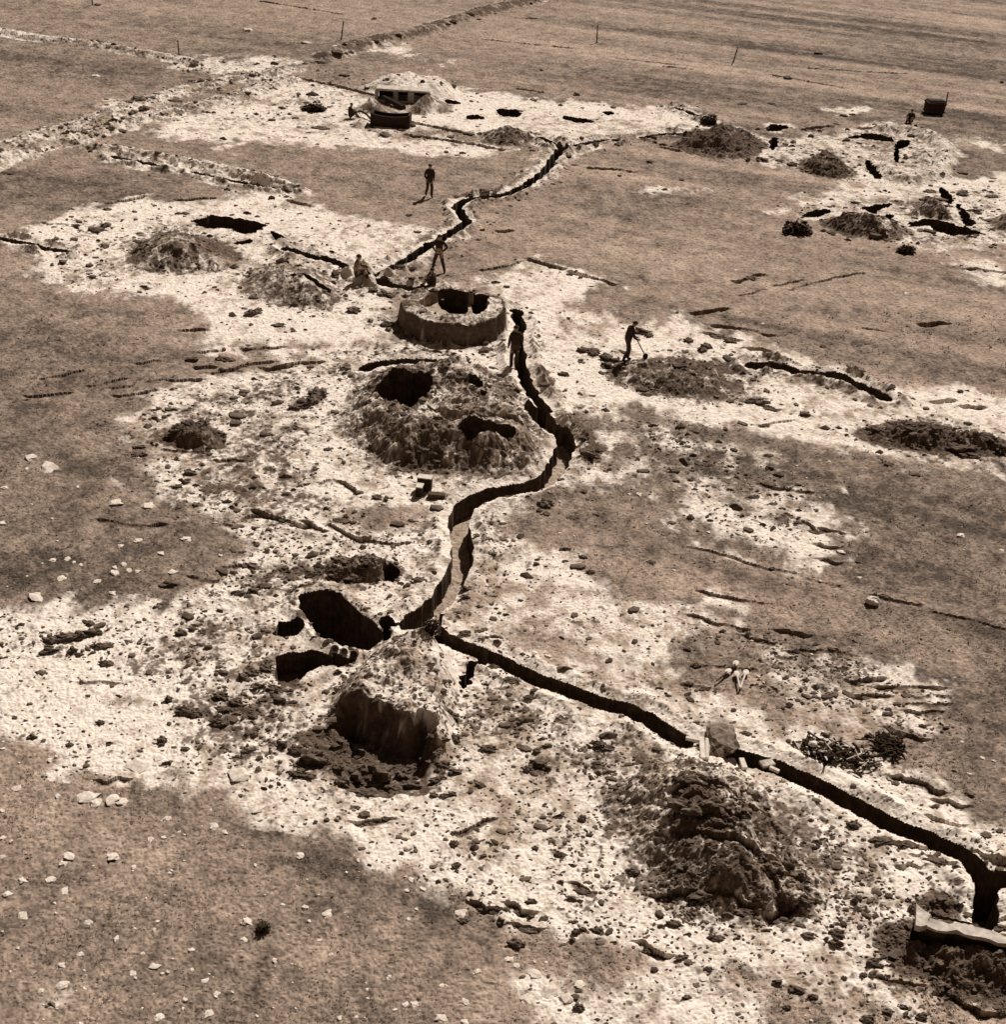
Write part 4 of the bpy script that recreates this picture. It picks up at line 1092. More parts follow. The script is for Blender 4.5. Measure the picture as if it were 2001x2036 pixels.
LUMPS = [  # tile, x, y, width, height in that tile: dark clods one can point at
    ('G', 290, 1030, 90, 50), ('G', 360, 1015, 100, 60), ('G', 440, 1005, 70, 60), ('G', 520, 990, 90, 50), ('G', 275, 1095, 80, 40), ('G', 405, 1090, 40, 50), ('G', 565, 1065, 90, 40), ('G', 590, 1160, 60, 40), ('G', 440, 1115, 40, 25),
    ('G', 1010, 995, 60, 45), ('G', 1075, 975, 50, 30), ('G', 1160, 1075, 40, 30), ('G', 1045, 1420, 110, 60), ('G', 1230, 1420, 80, 35), ('G', 940, 1360, 40, 45), ('G', 505, 940, 45, 35),
    ('G', 1225, 870, 40, 25), ('G', 1330, 775, 60, 35), ('G', 1410, 770, 60, 35), ('G', 940, 725, 80, 40), ('G', 1400, 625, 90, 30), ('G', 1060, 105, 60, 35), ('G', 1040, 155, 40, 30), ('G', 990, 190, 50, 25),
    ('G', 235, 1215, 60, 20), ('G', 1230, 1210, 60, 35), ('G', 1350, 1240, 50, 50), ('G', 1400, 1210, 60, 40), ('G', 1480, 1190, 60, 40), ('G', 1440, 1290, 70, 40), ('G', 1520, 1310, 60, 40), ('G', 1560, 1370, 70, 40), ('G', 1230, 1340, 70, 50), ('G', 1310, 1380, 60, 40),
    ('J', 1030, 20, 80, 60), ('J', 1090, 40, 80, 50), ('J', 1220, 90, 80, 60), ('J', 1570, 212, 60, 50), ('J', 1650, 240, 80, 60), ('J', 1745, 270, 120, 110), ('J', 1700, 300, 70, 60), ('J', 1820, 300, 60, 50), ('J', 1660, 375, 70, 45), ('J', 1720, 385, 80, 45), ('J', 1870, 60, 80, 90), ('J', 1870, 170, 80, 80), ('J', 1885, 330, 50, 50), ('J', 1895, 410, 50, 60),
    ('J', 180, 170, 40, 40), ('J', 390, 215, 40, 30), ('J', 560, 92, 45, 30), ('J', 905, 185, 50, 50), ('J', 1380, 255, 60, 25), ('J', 1415, 160, 35, 30), ('J', 1820, 635, 25, 25), ('J', 1410, 60, 50, 40), ('J', 1470, 1235, 60, 60),
    ('K', 180, 320, 110, 120), ('K', 270, 330, 130, 130), ('K', 230, 390, 110, 50), ('K', 395, 330, 70, 70), ('K', 360, 420, 110, 50), ('K', 450, 405, 90, 55), ('K', 60, 405, 80, 60), ('K', 35, 350, 60, 50), ('K', 150, 190, 110, 90), ('K', 80, 130, 90, 90), ('K', 620, 320, 70, 45), ('K', 690, 370, 70, 30), ('K', 580, 400, 70, 45), ('K', 620, 245, 60, 35),
    ('K', 180, 480, 110, 30), ('K', 1050, 90, 35, 35), ('K', 1480, 220, 70, 45), ('K', 1530, 235, 60, 40), ('K', 1150, 320, 100, 55), ('K', 1090, 350, 50, 40), ('K', 1200, 350, 50, 35), ('K', 680, 765, 38, 48), ('K', 1395, 625, 42, 45), ('K', 1135, 790, 36, 36), ('K', 845, 838, 30, 24), ('K', 690, 895, 40, 30), ('K', 840, 1115, 60, 40), ('K', 1040, 1130, 60, 35), ('K', 1110, 1165, 40, 35), ('K', 1180, 1185, 50, 25), ('K', 1095, 1237, 80, 30), ('K', 940, 1190, 35, 60),
    ('K', 1360, 1255, 45, 45), ('K', 1400, 1245, 40, 35), ('K', 1340, 1302, 32, 28), ('K', 1480, 1245, 70, 45), ('K', 1750, 1350, 60, 45), ('K', 1820, 1382, 80, 35), ('K', 1400, 1025, 90, 28), ('K', 570, 495, 45, 32), ('K', 622, 502, 40, 25), ('K', 672, 488, 42, 36), ('K', 830, 440, 60, 30), ('K', 220, 650, 60, 20), ('K', 290, 632, 45, 22), ('K', 1110, 1090, 60, 40), ('K', 1375, 1675, 55, 50), ('K', 870, 235, 80, 40), ('K', 1140, 250, 40, 35), ('K', 1200, 225, 50, 30), ('K', 685, 180, 60, 50), ('K', 680, 75, 50, 40), ('K', 1030, 1315, 90, 60), ('K', 730, 1195, 55, 30), ('K', 1675, 920, 60, 45), ('K', 1850, 1060, 60, 50),
    ('D', 960, 1300, 60, 50), ('D', 1000, 1305, 60, 45), ('D', 1050, 1280, 70, 45), ('D', 1130, 1275, 60, 60), ('D', 1180, 1295, 60, 50), ('D', 1230, 1300, 50, 40), ('D', 775, 1360, 60, 30), ('D', 755, 1405, 40, 30), ('D', 800, 1405, 35, 30), ('D', 1690, 1120, 100, 60), ('D', 1740, 1100, 60, 60), ('D', 1770, 1062, 85, 70), ('D', 1640, 1150, 60, 30), ('D', 585, 245, 40, 30), ('D', 1395, 620, 50, 40), ('D', 1435, 605, 40, 40), ('D', 1550, 685, 60, 25), ('D', 1270, 875, 60, 30), ('D', 1230, 870, 50, 30), ('D', 1070, 875, 60, 30), ('D', 825, 1245, 40, 30), ('D', 350, 340, 40, 30),
    ('F', 1660, 1380, 110, 55), ('F', 1600, 1370, 80, 45), ('F', 1780, 1350, 90, 45), ('F', 1870, 1380, 60, 55), ('F', 1700, 1415, 110, 25), ('F', 1180, 1290, 60, 40), ('F', 1440, 1300, 70, 25), ('F', 1270, 1250, 60, 25), ('F', 1150, 1270, 50, 30), ('F', 1360, 1320, 60, 30), ('F', 500, 1110, 80, 30), ('F', 590, 1150, 60, 25), ('F', 140, 770, 50, 30), ('F', 240, 800, 60, 40), ('F', 215, 820, 40, 35), ('F', 300, 740, 70, 35), ('F', 370, 765, 60, 35), ('F', 885, 803, 30, 18), ('F', 785, 1180, 50, 35), ('F', 570, 1243, 35, 20), ('F', 930, 960, 60, 40), ('F', 730, 155, 120, 50), ('F', 700, 165, 60, 40), ('F', 1345, 268, 80, 40), ('F', 480, 425, 60, 22),
    ('E', 1400, 825, 60, 40), ('E', 1460, 835, 60, 45), ('E', 1530, 860, 70, 50), ('E', 1580, 885, 50, 30), ('E', 1530, 910, 60, 40), ('E', 310, 680, 60, 35), ('E', 315, 712, 35, 25), ('E', 215, 665, 30, 25), ('E', 120, 600, 60, 40), ('E', 1730, 720, 90, 40), ('E', 1765, 740, 40, 30), ('E', 1750, 1075, 70, 25), ('E', 1290, 960, 60, 30),
    ('E', 230, 490, 45, 35), ('E', 290, 510, 55, 40), ('E', 330, 520, 50, 30), ('E', 60, 385, 40, 30), ('E', 20, 400, 40, 40), ('E', 445, 455, 40, 22), ('E', 385, 390, 50, 20), ('E', 850, 930, 30, 25), ('E', 870, 825, 60, 30), ('E', 1050, 640, 60, 60), ('E', 1070, 680, 40, 50), ('E', 1420, 1420, 80, 50), ('E', 1400, 1350, 60, 40),
    ('B', 1365, 525, 32, 22), ('B', 235, 105, 22, 14), ('B', 375, 215, 30, 16), ('B', 675, 133, 40, 16), ('B', 300, 745, 60, 30), ('B', 1300, 780, 40, 32), ('B', 1800, 790, 24, 22), ('B', 1600, 800, 40, 24), ('B', 1470, 810, 30, 22), ('B', 850, 1080, 50, 22), ('B', 900, 1075, 40, 22), ('B', 770, 1090, 40, 18), ('B', 695, 1095, 24, 16), ('B', 1770, 900, 30, 22), ('B', 1600, 978, 24, 14), ('B', 430, 1195, 35, 14), ('B', 1170, 388, 20, 14), ('B', 1110, 600, 14, 10),
    ('A', 545, 25, 30, 16), ('A', 800, 600, 45, 45), ('A', 760, 558, 50, 22), ('A', 740, 630, 50, 30), ('A', 1750, 595, 100, 32), ('A', 1085, 362, 36, 18), ('A', 1790, 708, 90, 22), ('A', 980, 562, 70, 14), ('A', 620, 730, 40, 22), ('A', 600, 1160, 40, 18), ('A', 590, 1250, 40, 30), ('A', 1780, 345, 60, 18), ('A', 1880, 310, 50, 26), ('A', 40, 960, 50, 14), ('A', 860, 1140, 18, 14),
    ('C', 245, 665, 70, 45), ('C', 265, 640, 50, 20), ('C', 320, 690, 20, 16), ('C', 440, 573, 50, 16), ('C', 600, 575, 40, 14), ('C', 630, 420, 36, 16), ('C', 690, 432, 36, 20), ('C', 550, 885, 60, 30), ('C', 468, 885, 22, 30), ('C', 860, 1245 - 950, 40, 14), ('C', 1000, 640, 40, 14), ('C', 960, 690, 36, 14), ('C', 1740, 1300, 80, 30), ('C', 1560, 1290, 80, 30), ('C', 1820, 1090, 70, 18), ('C', 1730, 1170, 60, 18), ('C', 1660, 1070, 50, 30), ('C', 1480, 1060, 60, 22), ('C', 720, 910, 50, 24), ('C', 1070, 1125, 50, 16), ('C', 930, 1290, 40, 24), ('C', 1880, 455, 14, 20), ('C', 100, 1000, 24, 16),
    ('I', 600, 640, 30, 20), ('I', 1080, 608, 30, 20), ('I', 500, 242, 50, 20), ('I', 180, 1175, 50, 35), ('I', 130, 1085, 35, 30), ('I', 590, 90, 46, 22), ('I', 580, 20, 46, 16), ('I', 1250, 65, 46, 18), ('I', 1395, 120, 50, 24), ('I', 70, 160, 36, 16), ('I', 150, 150, 30, 16), ('I', 175, 205, 30, 16), ('I', 45, 385, 50, 14), ('I', 610, 285, 50, 14), ('I', 660, 312, 36, 16), ('I', 750, 390, 50, 16), ('I', 820, 432, 60, 18), ('I', 920, 1340, 40, 16), ('I', 140, 1280, 50, 22), ('I', 230, 1305, 60, 24), ('I', 1230, 800, 60, 22),
    ('H', 1400, 577, 50, 24), ('H', 1440, 660, 40, 26), ('H', 1140, 615, 30, 22), ('H', 1300, 600, 30, 18), ('H', 1780, 605, 50, 18), ('H', 1340, 360, 60, 18), ('H', 1470, 345, 40, 14), ('H', 1405, 218, 30, 18), ('H', 1160, 1205, 90, 30), ('H', 1000, 1265, 90, 35), ('H', 985, 1337, 35, 25), ('H', 1100, 1360, 60, 30), ('H', 620, 1360, 35, 30), ('H', 650, 1335, 35, 25), ('H', 160, 1215, 45, 30), ('H', 35, 1210, 36, 30), ('H', 60, 630, 110, 50), ('H', 200, 650, 80, 60), ('H', 130, 700, 90, 40), ('H', 20, 690, 60, 40), ('H', 490, 712, 80, 30), ('H', 655, 985, 60, 40), ('H', 740, 1000, 60, 30), ('H', 250, 245, 46, 32), ('H', 300, 265, 26, 22), ('H', 1190, 270, 80, 60), ('H', 1155, 318, 30, 30), ('H', 745, 765, 60, 40), ('H', 740, 815, 50, 30), ('H', 545, 497, 30, 26),
    ('L', 1160, 1430, 60, 50), ('L', 1190, 1455, 50, 35), ('L', 1110, 1500, 40, 25), ('L', 630, 1545, 50, 30), ('L', 740, 1585, 80, 30), ('L', 830, 1620, 40, 35), ('L', 685, 1680, 40, 30), ('L', 130, 1622, 50, 26), ('L', 250, 1465, 45, 25), ('L', 100, 1405, 60, 30), ('L', 530, 940, 40, 90), ('L', 680, 920, 60, 80), ('L', 770, 1120, 90, 60), ('L', 680, 1180, 100, 50), ('L', 290, 1000, 80, 40), ('L', 800, 1280, 60, 30), ('L', 960, 1265, 70, 40), ('L', 960, 1320, 60, 50), ('L', 1200, 760, 90, 35), ('L', 1060, 660, 80, 50), ('L', 1350, 785, 80, 35), ('L', 1510, 870, 110, 30), ('L', 1790, 850, 90, 50), ('L', 1360, 1085, 30, 26), ('L', 1380, 1130, 35, 60), ('L', 1255, 1235, 36, 36), ('L', 1000, 1525, 30, 26), ('L', 1430, 1730, 60, 40), ('L', 1250, 1700, 60, 35), ('L', 1130, 1740, 70, 45), ('L', 1330, 1680, 50, 35), ('L', 1880, 1240, 70, 30), ('L', 1880, 1710, 50, 40), ('L', 60, 690, 120, 80), ('L', 140, 740, 120, 70), ('L', 250, 720, 100, 60), ('L', 110, 580, 90, 36), ('L', 230, 480, 60, 30), ('L', 360, 500, 60, 25), ('L', 290, 1290, 70, 40), ('L', 60, 1210, 80, 40), ('L', 210, 1090, 110, 50), ('L', 440, 1160, 90, 40), ('L', 560, 590, 60, 30), ('L', 590, 480, 25, 20), ('L', 900, 165, 50, 26), ('L', 1700, 500, 50, 26), ('L', 1440, 120, 40, 22), ('L', 1570, 130, 30, 22), ('L', 180, 105, 36, 22), ('L', 460, 160, 60, 30),
]
n_ind = 0
for t, tx, ty, tw, th_ in LUMPS:
    sx, sy = px(t, tx, ty)
    if not (-60 < sx < 2060 and -60 < sy < 2090):
        continue
    p0 = P('S', sx, sy + .35 * th_ / TILES[t][2])
    if at_grid(LAB, *p0) >= 200:
        continue
    m = float(mpp(*p0)) / TILES[t][2]
    dep = math.atan2(CAM_H, p0[1])
    wd = tw * m * 1.05
    hh = th_ * m
    zz = min(hh * .8, .42)
    dp = max(.5 * wd, min(hh / math.sin(dep) * .55, 1.3 * wd))
    if t not in 'bE' and max(at_grid(LAB, p0[0] + ox_ * wd, p0[1] + oy_ * dp) for ox_, oy_ in ((-.45, 0), (.45, 0), (0, .45), (0, -.45))) >= 200:
        continue
    o = bpy.data.objects.new("turf_clod", random.choice(CLOD_ME[:8]))
    COL.objects.link(o)
    o.location = (p0[0], p0[1], float(hz(*p0)) + zz * .22)
    o.scale = (wd, dp, zz * 1.15)
    o.rotation_euler = (random.uniform(-.12, .12), random.uniform(-.12, .12), random.uniform(-.25, .25))
    zn = zone(sx, sy)
    tag(o, "dark clod " + zn, "clod", "dark clods " + zn)
    n_ind += 1

# scattered clods: picked wherever the ground is stony
cand = 150000
cx_ = rng.uniform(-120, 2120, cand)
cy_ = rng.uniform(-30, 2150, cand)
rays = (R3 @ np.stack([cx_ - CX0, -(cy_ - CY0), np.full(cand, -FOC)])).T
kk = -CAM_H / rays[:, 2]
gx, gy = rays[:, 0] * kk, rays[:, 1] * kk
dens = at_grid(STON, gx, gy)
spz = at_grid(SP, gx, gy)
lab = at_grid(LAB, gx, gy)
clump = np.clip(.55 + 3.2 * fbm(gx, gy, .9, 3, 81), 0, 1.5)
keep = (rng.uniform(0, 1, cand) < (dens * .62 * clump + .06 * spz)) & (lab < 200) & (gy > 15)
gx, gy, dens = gx[keep], gy[keep], dens[keep]
zz = hz(gx, gy)
size = np.clip(rng.lognormal(1.25, .6, len(gx)), 1.7, 20) * mpp(gx, gy)
size = np.clip(size, .05, .42)
order = np.argsort(-size / mpp(gx, gy))
want = max(0, 296 - n_ind)
big = order[:want]
rest = order[want:]
for k in big:
    o = bpy.data.objects.new("turf_clod", CLOD_ME[int(rng.integers(0, 8))])
    COL.objects.link(o)
    s_ = float(size[k])
    o.location = (gx[k], gy[k], zz[k] + s_ * .14)
    o.scale = (s_ * 1.5, s_ * .9, s_ * .7)
    o.rotation_euler = (rng.uniform(-.3, .3), rng.uniform(-.3, .3), rng.normal(0, .5))
    zn = zone(*project(gx[k], gy[k]))
    tag(o, "dark clod " + zn, "clod", "dark clods " + zn)


def scatter(name, bases, x, yv, z, s, mat, sink=.12, flat=.95, stretch=1.3):
    """one mesh holding what nobody could count"""
    vs, fs, off = [], [], 0
    which = rng.integers(0, len(bases), len(x))
    rot = rng.normal(0, .5, len(x)) if name != 'grass' else rng.uniform(0, 6.283, len(x))
    B = []
    for me in bases:
        co = np.empty(len(me.vertices) * 3, np.float32)
        me.vertices.foreach_get("co", co)
        tri = np.array([list(p_.vertices) for p_ in me.polygons])
        B.append((co.reshape(-1, 3), tri))
    for b in range(len(bases)):
        sel = np.nonzero(which == b)[0]
        if not len(sel):
            continue
        co, tri = B[b]
        c, sn = np.cos(rot[sel])[:, None], np.sin(rot[sel])[:, None]
        st = rng.uniform(.8, stretch, len(sel))[:, None]
        px_ = co[None, :, 0] * st
        py_ = co[None, :, 1]
        xx = (px_ * c - py_ * sn) * s[sel][:, None] + x[sel][:, None]
        yy = (px_ * sn + py_ * c) * s[sel][:, None] + yv[sel][:, None]
        zz_ = co[None, :, 2] * s[sel][:, None] * flat + (z[sel] + s[sel] * sink)[:, None]
        vs.append(np.stack([xx, yy, zz_], -1).reshape(-1, 3))
        f = tri[None] + (np.arange(len(sel)) * len(co))[:, None, None] + off
        fs.append(f.reshape(-1, 3))
        off += len(sel) * len(co)
    V, F_ = np.concatenate(vs).astype(np.float32), np.concatenate(fs).astype(np.int32)
    me = bpy.data.meshes.new(name)
    me.vertices.add(len(V))
    me.vertices.foreach_set("co", V.ravel())
    me.loops.add(F_.size)
    me.loops.foreach_set("vertex_index", F_.ravel())
    me.polygons.add(len(F_))
    me.polygons.foreach_set("loop_start", np.arange(0, F_.size, 3, dtype=np.int32))
    me.update(calc_edges=True)
    me.polygons.foreach_set("use_smooth", np.zeros(len(F_), bool))
    me.materials.append(mat)
    o = bpy.data.objects.new(name, me)
    COL.objects.link(o)
    return o


tag(scatter("small_turf_clods", CLOD_ME[8:], gx[rest], gy[rest], zz[rest], size[rest], M_CLOD, .06, .85, 2.2), "countless small dark clods strewn over the pale spoil", "clods", kind='stuff')

# pale stones in the near turf
PALE = [('J', 490, 520, 90), ('J', 530, 545, 60), ('J', 630, 530, 80), ('J', 680, 545, 60), ('J', 770, 345, 110), ('J', 885, 300, 50), ('J', 1190, 680, 52), ('J', 1672, 840, 52), ('J', 930, 635, 38), ('J', 630, 850, 60), ('J', 385, 850, 60), ('J', 350, 885, 40), ('J', 360, 1040, 48), ('J', 40, 1055, 48), ('J', 125, 1175, 50), ('J', 490, 1220, 48), ('J', 1380, 1210, 52), ('J', 1360, 1310, 34), ('J', 860, 1460, 44), ('J', 450, 1390, 36), ('J', 345, 1565, 60), ('J', 1165, 1725, 54), ('J', 1140, 1540, 36), ('J', 1030, 1645, 28), ('J', 15, 745, 40), ('J', 15, 850, 30), ('J', 745, 905, 28), ('J', 1820, 1165, 60), ('J', 945, 935, 20), ('J', 800, 1385, 28), ('J', 910, 740, 28), ('J', 840, 750, 34), ('J', 995, 710, 20), ('J', 280, 975, 50), ('J', 130, 980, 40), ('J', 875, 1210, 24), ('J', 650, 1305, 36), ('J', 740, 1500, 36), ('J', 885, 1745, 60), ('J', 1205, 1610, 36), ('J', 1575, 1115, 24), ('J', 1780, 1310, 24), ('J', 230, 1600, 30), ('J', 1330, 400, 120), ('J', 1440, 580, 80), ('J', 85, 470, 55),
        ('K', 610, 1565, 28), ('K', 460, 1670, 42), ('K', 410, 1670, 36), ('K', 740, 1655, 38), ('K', 610, 1745, 48), ('K', 740, 1765, 36), ('K', 1130, 1500, 70), ('K', 315, 1525, 20), ('K', 815, 1480, 32), ('K', 425, 1190, 26), ('K', 990, 1415, 40), ('K', 1030, 1450, 36), ('K', 715, 1165, 70), ('K', 45, 1745, 28), ('K', 135, 1740, 24), ('K', 1385, 1555, 60), ('K', 1310, 1640, 70), ('K', 1215, 1590, 90), ('K', 1090, 1640, 70), ('K', 1890, 1560, 40),
        ('G', 295, 595, 40), ('G', 375, 590, 36), ('G', 270, 85, 90), ('G', 175, 25, 60), ('G', 640, 280, 80), ('G', 1055, 270, 56), ('G', 670, 522, 36), ('G', 895, 560, 40), ('G', 960, 665, 54), ('G', 690, 625, 36), ('G', 720, 660, 34), ('G', 345, 700, 50), ('G', 200, 808, 70), ('G', 770, 490, 50), ('G', 1035, 482, 50), ('G', 540, 715, 40), ('G', 640, 670, 50), ('G', 765, 662, 30), ('G', 410, 610, 24), ('G', 450, 625, 22), ('G', 20, 190, 36), ('G', 10, 390, 40), ('G', 825, 300, 60),
        ('I', 1650, 465, 46), ('I', 1880, 545, 24), ('I', 1090, 700, 28), ('I', 985, 555, 50), ('F', 1350, 513, 32), ('F', 400, 387, 22), ('F', 1480, 485, 18), ('F', 1065, 940, 70), ('F', 550, 680, 30), ('A', 535, 425, 50), ('A', 1710, 240, 50), ('A', 1385, 172, 50), ('A', 70, 705, 22), ('L', 1660, 210, 26), ('L', 1700, 390, 26), ('L', 1775, 300, 26), ('L', 220, 1520, 50), ('L', 365, 1610, 30), ('L', 455, 1615, 22), ('L', 200, 1590, 30)]
for t, tx, ty, tw in PALE:
    sx, sy = px(t, tx, ty)
    p0 = P('S', sx, sy)
    m = float(mpp(*p0)) / TILES[t][2]
    o = bpy.data.objects.new("pale_stone", random.choice(STONE_ME))
    COL.objects.link(o)
    wd = tw * m
    o.location = (p0[0], p0[1], float(hz(*p0)) + wd * .01)
    o.scale = (wd, wd * random.uniform(.8, 1.3), wd * random.uniform(.3, .5))
    o.rotation_euler = (random.uniform(-.15, .15), random.uniform(-.15, .15), random.uniform(0, 6.28))
    zn = zone(sx, sy)
    tag(o, "pale stone " + zn, "stone", "pale stones " + zn)
# tiny pale flecks in the near turf and dark tufts
n_ = 2600
fx, fy = rng.uniform(-100, 2100, n_), rng.uniform(900, 2120, n_)
pts_ = np.array([P('S', a, b) for a, b in zip(fx, fy)])
ok = (at_grid(SP, pts_[:, 0], pts_[:, 1]) < .3) & (rng.uniform(0, 1, n_) < np.where(fx < 1150, .32, .06) + .9 * at_grid(SPM, pts_[:, 0], pts_[:, 1])) & (at_grid(LAB, pts_[:, 0], pts_[:, 1]) == 0)
pts_ = pts_[ok]
sz = np.clip(rng.lognormal(1.4, .5, len(pts_)), 2, 12) * mpp(pts_[:, 0], pts_[:, 1])
tag(scatter("small_pale_stones", [STONE_ME[0], STONE_ME[3]], pts_[:, 0], pts_[:, 1], hz(pts_[:, 0], pts_[:, 1]), sz, M_STONE, .05, .6), "fine pale stones flecking the dark turf", "stones", kind='stuff')
#THINGS


def gp(t, x, y, z=0.0):
    p = P(t, x, y, z)
    return Vector((p[0], p[1], float(hz(p[0], p[1]))))


def mp(t, x, y):
    """metres per unit of a tile at that point"""
    p = P(t, x, y)
    return float(mpp(*p)) / TILES[t][2]


# ------------------------------------------------------------------ people
EYE_ME = bpy.data.meshes.new("eye")
_b = bmesh.new()
bmesh.ops.create_icosphere(_b, subdivisions=1, radius=.011)
_b.to_mesh(EYE_ME)
_b.free()
EYE_ME.materials.append(M_DARK)


def person(loc, rz, pose, label, top=M_CLOTH, legs=M_CLOTH2, group=None, lean=0.0, scale=1.0, cap=True):
    J = {'pelvis': (0, 0, .95), 'waist': (0, 0, 1.12), 'chest': (0, 0, 1.34), 'neckb': (0, 0, 1.49), 'neck': (0, .012, 1.54), 'head': (0, .03, 1.63), 'crown': (0, .02, 1.71)}
    for s_, n_ in ((-1, 'l'), (1, 'r')):
        J['sh' + n_] = (.175 * s_, 0, 1.43)
        J['el' + n_] = (.25 * s_, -.03, 1.16)
        J['wr' + n_] = (.24 * s_, .08, .92)
        J['hip' + n_] = (.09 * s_, 0, .91)
        J['kn' + n_] = (.11 * s_, .03, .50)
        J['an' + n_] = (.11 * s_, -.02, .09)
        J['toe' + n_] = (.13 * s_, .14, .045)
    hd = {'l': (0, .03, -.09), 'r': (0, .03, -.09)}
    if pose == 'walk':
        J['knl'], J['anl'], J['toel'] = (-.1, .16, .52), (-.1, .14, .09), (-.11, .31, .06)
        J['knr'], J['anr'], J['toer'] = (.1, .02, .5), (.1, -.28, .12), (.11, -.14, .04)
        J['ell'], J['wrl'] = (-.27, -.12, 1.19), (-.24, -.02, .95)
        J['elr'], J['wrr'] = (.27, .02, 1.16), (.22, .22, 1.02)
    elif pose == 'hips':
        for s_, n_ in ((-1, 'l'), (1, 'r')):
            J['kn' + n_], J['an' + n_], J['toe' + n_] = (.2 * s_, .04, .5), (.29 * s_, -.02, .09), (.33 * s_, .13, .045)
            J['el' + n_], J['wr' + n_] = (.37 * s_, -.06, 1.2), (.21 * s_, .07, 1.03)
            hd[n_] = (-.06 * s_, .06, -.03)
    elif pose == 'tool':
        for k_, dy, dz in (('waist', .02, 0), ('chest', .07, -.01), ('neckb', .13, -.03), ('neck', .16, -.04), ('head', .21, -.06), ('crown', .22, -.06)):
            J[k_] = (J[k_][0], J[k_][1] + dy, J[k_][2] + dz)
        for s_, n_ in ((-1, 'l'), (1, 'r')):
            J['sh' + n_] = (.175 * s_, .1, 1.40)
            J['el' + n_], J['wr' + n_] = (.24 * s_, .14, 1.13), (.16 * s_, .33, .98)
            hd[n_] = (-.02 * s_, .09, -.02)
        J['knl'], J['anl'], J['toel'] = (-.1, .14, .52), (-.1, .1, .09), (-.11, .27, .05)
        J['anr'], J['toer'] = (.11, -.16, .1), (.12, -.01, .045)
    elif pose == 'sit':
        drop = .80
        for k_ in ('pelvis', 'waist', 'chest', 'neckb', 'neck', 'head', 'crown', 'shl', 'shr'):
            x_, y_, z_ = J[k_]
            J[k_] = (x_, y_ + .16 * max(0, z_ - 1.0), z_ - drop)
        for s_, n_ in ((-1, 'l'), (1, 'r')):
            J['hip' + n_] = (.1 * s_, .03, .13)
            J['kn' + n_], J['an' + n_], J['toe' + n_] = (.15 * s_, .36, .42), (.13 * s_, .55, .09), (.14 * s_, .7, .045)
            J['el' + n_], J['wr' + n_] = (.28 * s_, .16, .42), (.2 * s_, .36, .47)
            hd[n_] = (-.03 * s_, .08, -.02)
    R = {'pelvis': .165, 'waist': .155, 'chest': .175, 'neckb': .085, 'neck': .06, 'head': .1, 'crown': .075, 'sh': .085, 'el': .066, 'wr': .043, 'hip': .115, 'kn': .088, 'an': .068, 'toe': .05}
    E_ = [('pelvis', 'waist'), ('waist', 'chest'), ('chest', 'neckb'), ('neckb', 'neck'), ('neck', 'head'), ('head', 'crown')]
    for n_ in 'lr':
        E_ += [('chest', 'sh' + n_), ('sh' + n_, 'el' + n_), ('el' + n_, 'wr' + n_), ('pelvis', 'hip' + n_), ('hip' + n_, 'kn' + n_), ('kn' + n_, 'an' + n_), ('an' + n_, 'toe' + n_)]
    names = list(J)
    co = [Vector(J[n_]) for n_ in names]
    rad = [R.get(n_, R.get(n_[:-1], .05)) for n_ in names]
    part = ['skin' if n_ in ('head', 'crown', 'neck') else 'legs' if n_[:-1] in ('hip', 'kn', 'an', 'toe') or n_ == 'pelvis' else 'top' for n_ in names]
    ed = [(names.index(a), names.index(b)) for a, b in E_]

    def add(pos, r, par, pt='skin'):
        co.append(Vector(pos))
        rad.append(r)
        part.append(pt)
        ed.append((par, len(co) - 1))
        return len(co) - 1
    hi = names.index('head')
    add(J['head'] and (Vector(J['head']) + Vector((0, .105, -.005))), .016, hi)            # nose
    for s_ in (-1, 1):
        add(Vector(J['head']) + Vector((.098 * s_, -.01, 0)), .018, hi)                     # ears
    for s_, n_ in ((-1, 'l'), (1, 'r')):
        d_ = Vector(hd[n_])
        w_ = names.index('wr' + n_)
        palm = add(co[w_] + d_ * .9, .034, w_)
        side = d_.cross(Vector((s_, 0, 0.2))).normalized()
        for f_, (off, ln_) in enumerate(((-.032, .07), (-.011, .085), (.011, .08), (.032, .062))):
            k1 = add(co[palm] + d_.normalized() * ln_ * .55 + side * off, .0095, palm)
            add(co[k1] + (d_.normalized() * .8 + Vector((-.5 * s_, .3, 0))).normalized() * ln_ * .5, .008, k1)
        t1 = add(co[w_] + d_ * .6 + side * -.05, .012, palm)
        add(co[t1] + d_.normalized() * .04 + side * -.012, .009, t1)
    me = bpy.data.meshes.new("person")
    me.from_pydata([tuple(c * scale) for c in co], ed, [])
    o = bpy.data.objects.new("person", me)
    COL.objects.link(o)
    sk = o.modifiers.new("skin", 'SKIN')
    sk.use_smooth_shade = True
    sv_ = me.skin_vertices[0].data
    for k, r in enumerate(rad):
        sv_[k].radius = (r * scale, r * scale)
        sv_[k].use_root = (k == 0)
    sv_[names.index('chest')].radius = (.2 * scale, .145 * scale)
    ss = o.modifiers.new("sub", 'SUBSURF')
    ss.levels = ss.render_levels = 1
    dg_ = bpy.context.evaluated_depsgraph_get()
    dg_.update()
    nm = bpy.data.meshes.new_from_object(o.evaluated_get(dg_))
    o.modifiers.clear()
    o.data = nm
    nm.name = "person"
    nm.materials.clear()
    for m_ in (M_SKIN, top, legs, M_DARK):
        nm.materials.append(m_)
    cc = np.array([tuple(c * scale) for c in co])
    for p_ in nm.polygons:
        k = int(np.argmin(((cc - np.array(p_.center)) ** 2).sum(1)))
        nm_ = names[k] if k < len(names) else ''
        p_.material_index = 3 if nm_[:-1] in ('toe', 'an') else {'skin': 0, 'top': 1, 'legs': 2}[part[k]]
    o.location = loc
    o.rotation_euler = (lean, 0, rz)
    tag(o, label, 'person', group)
    h_ = Vector(J['head']) * scale
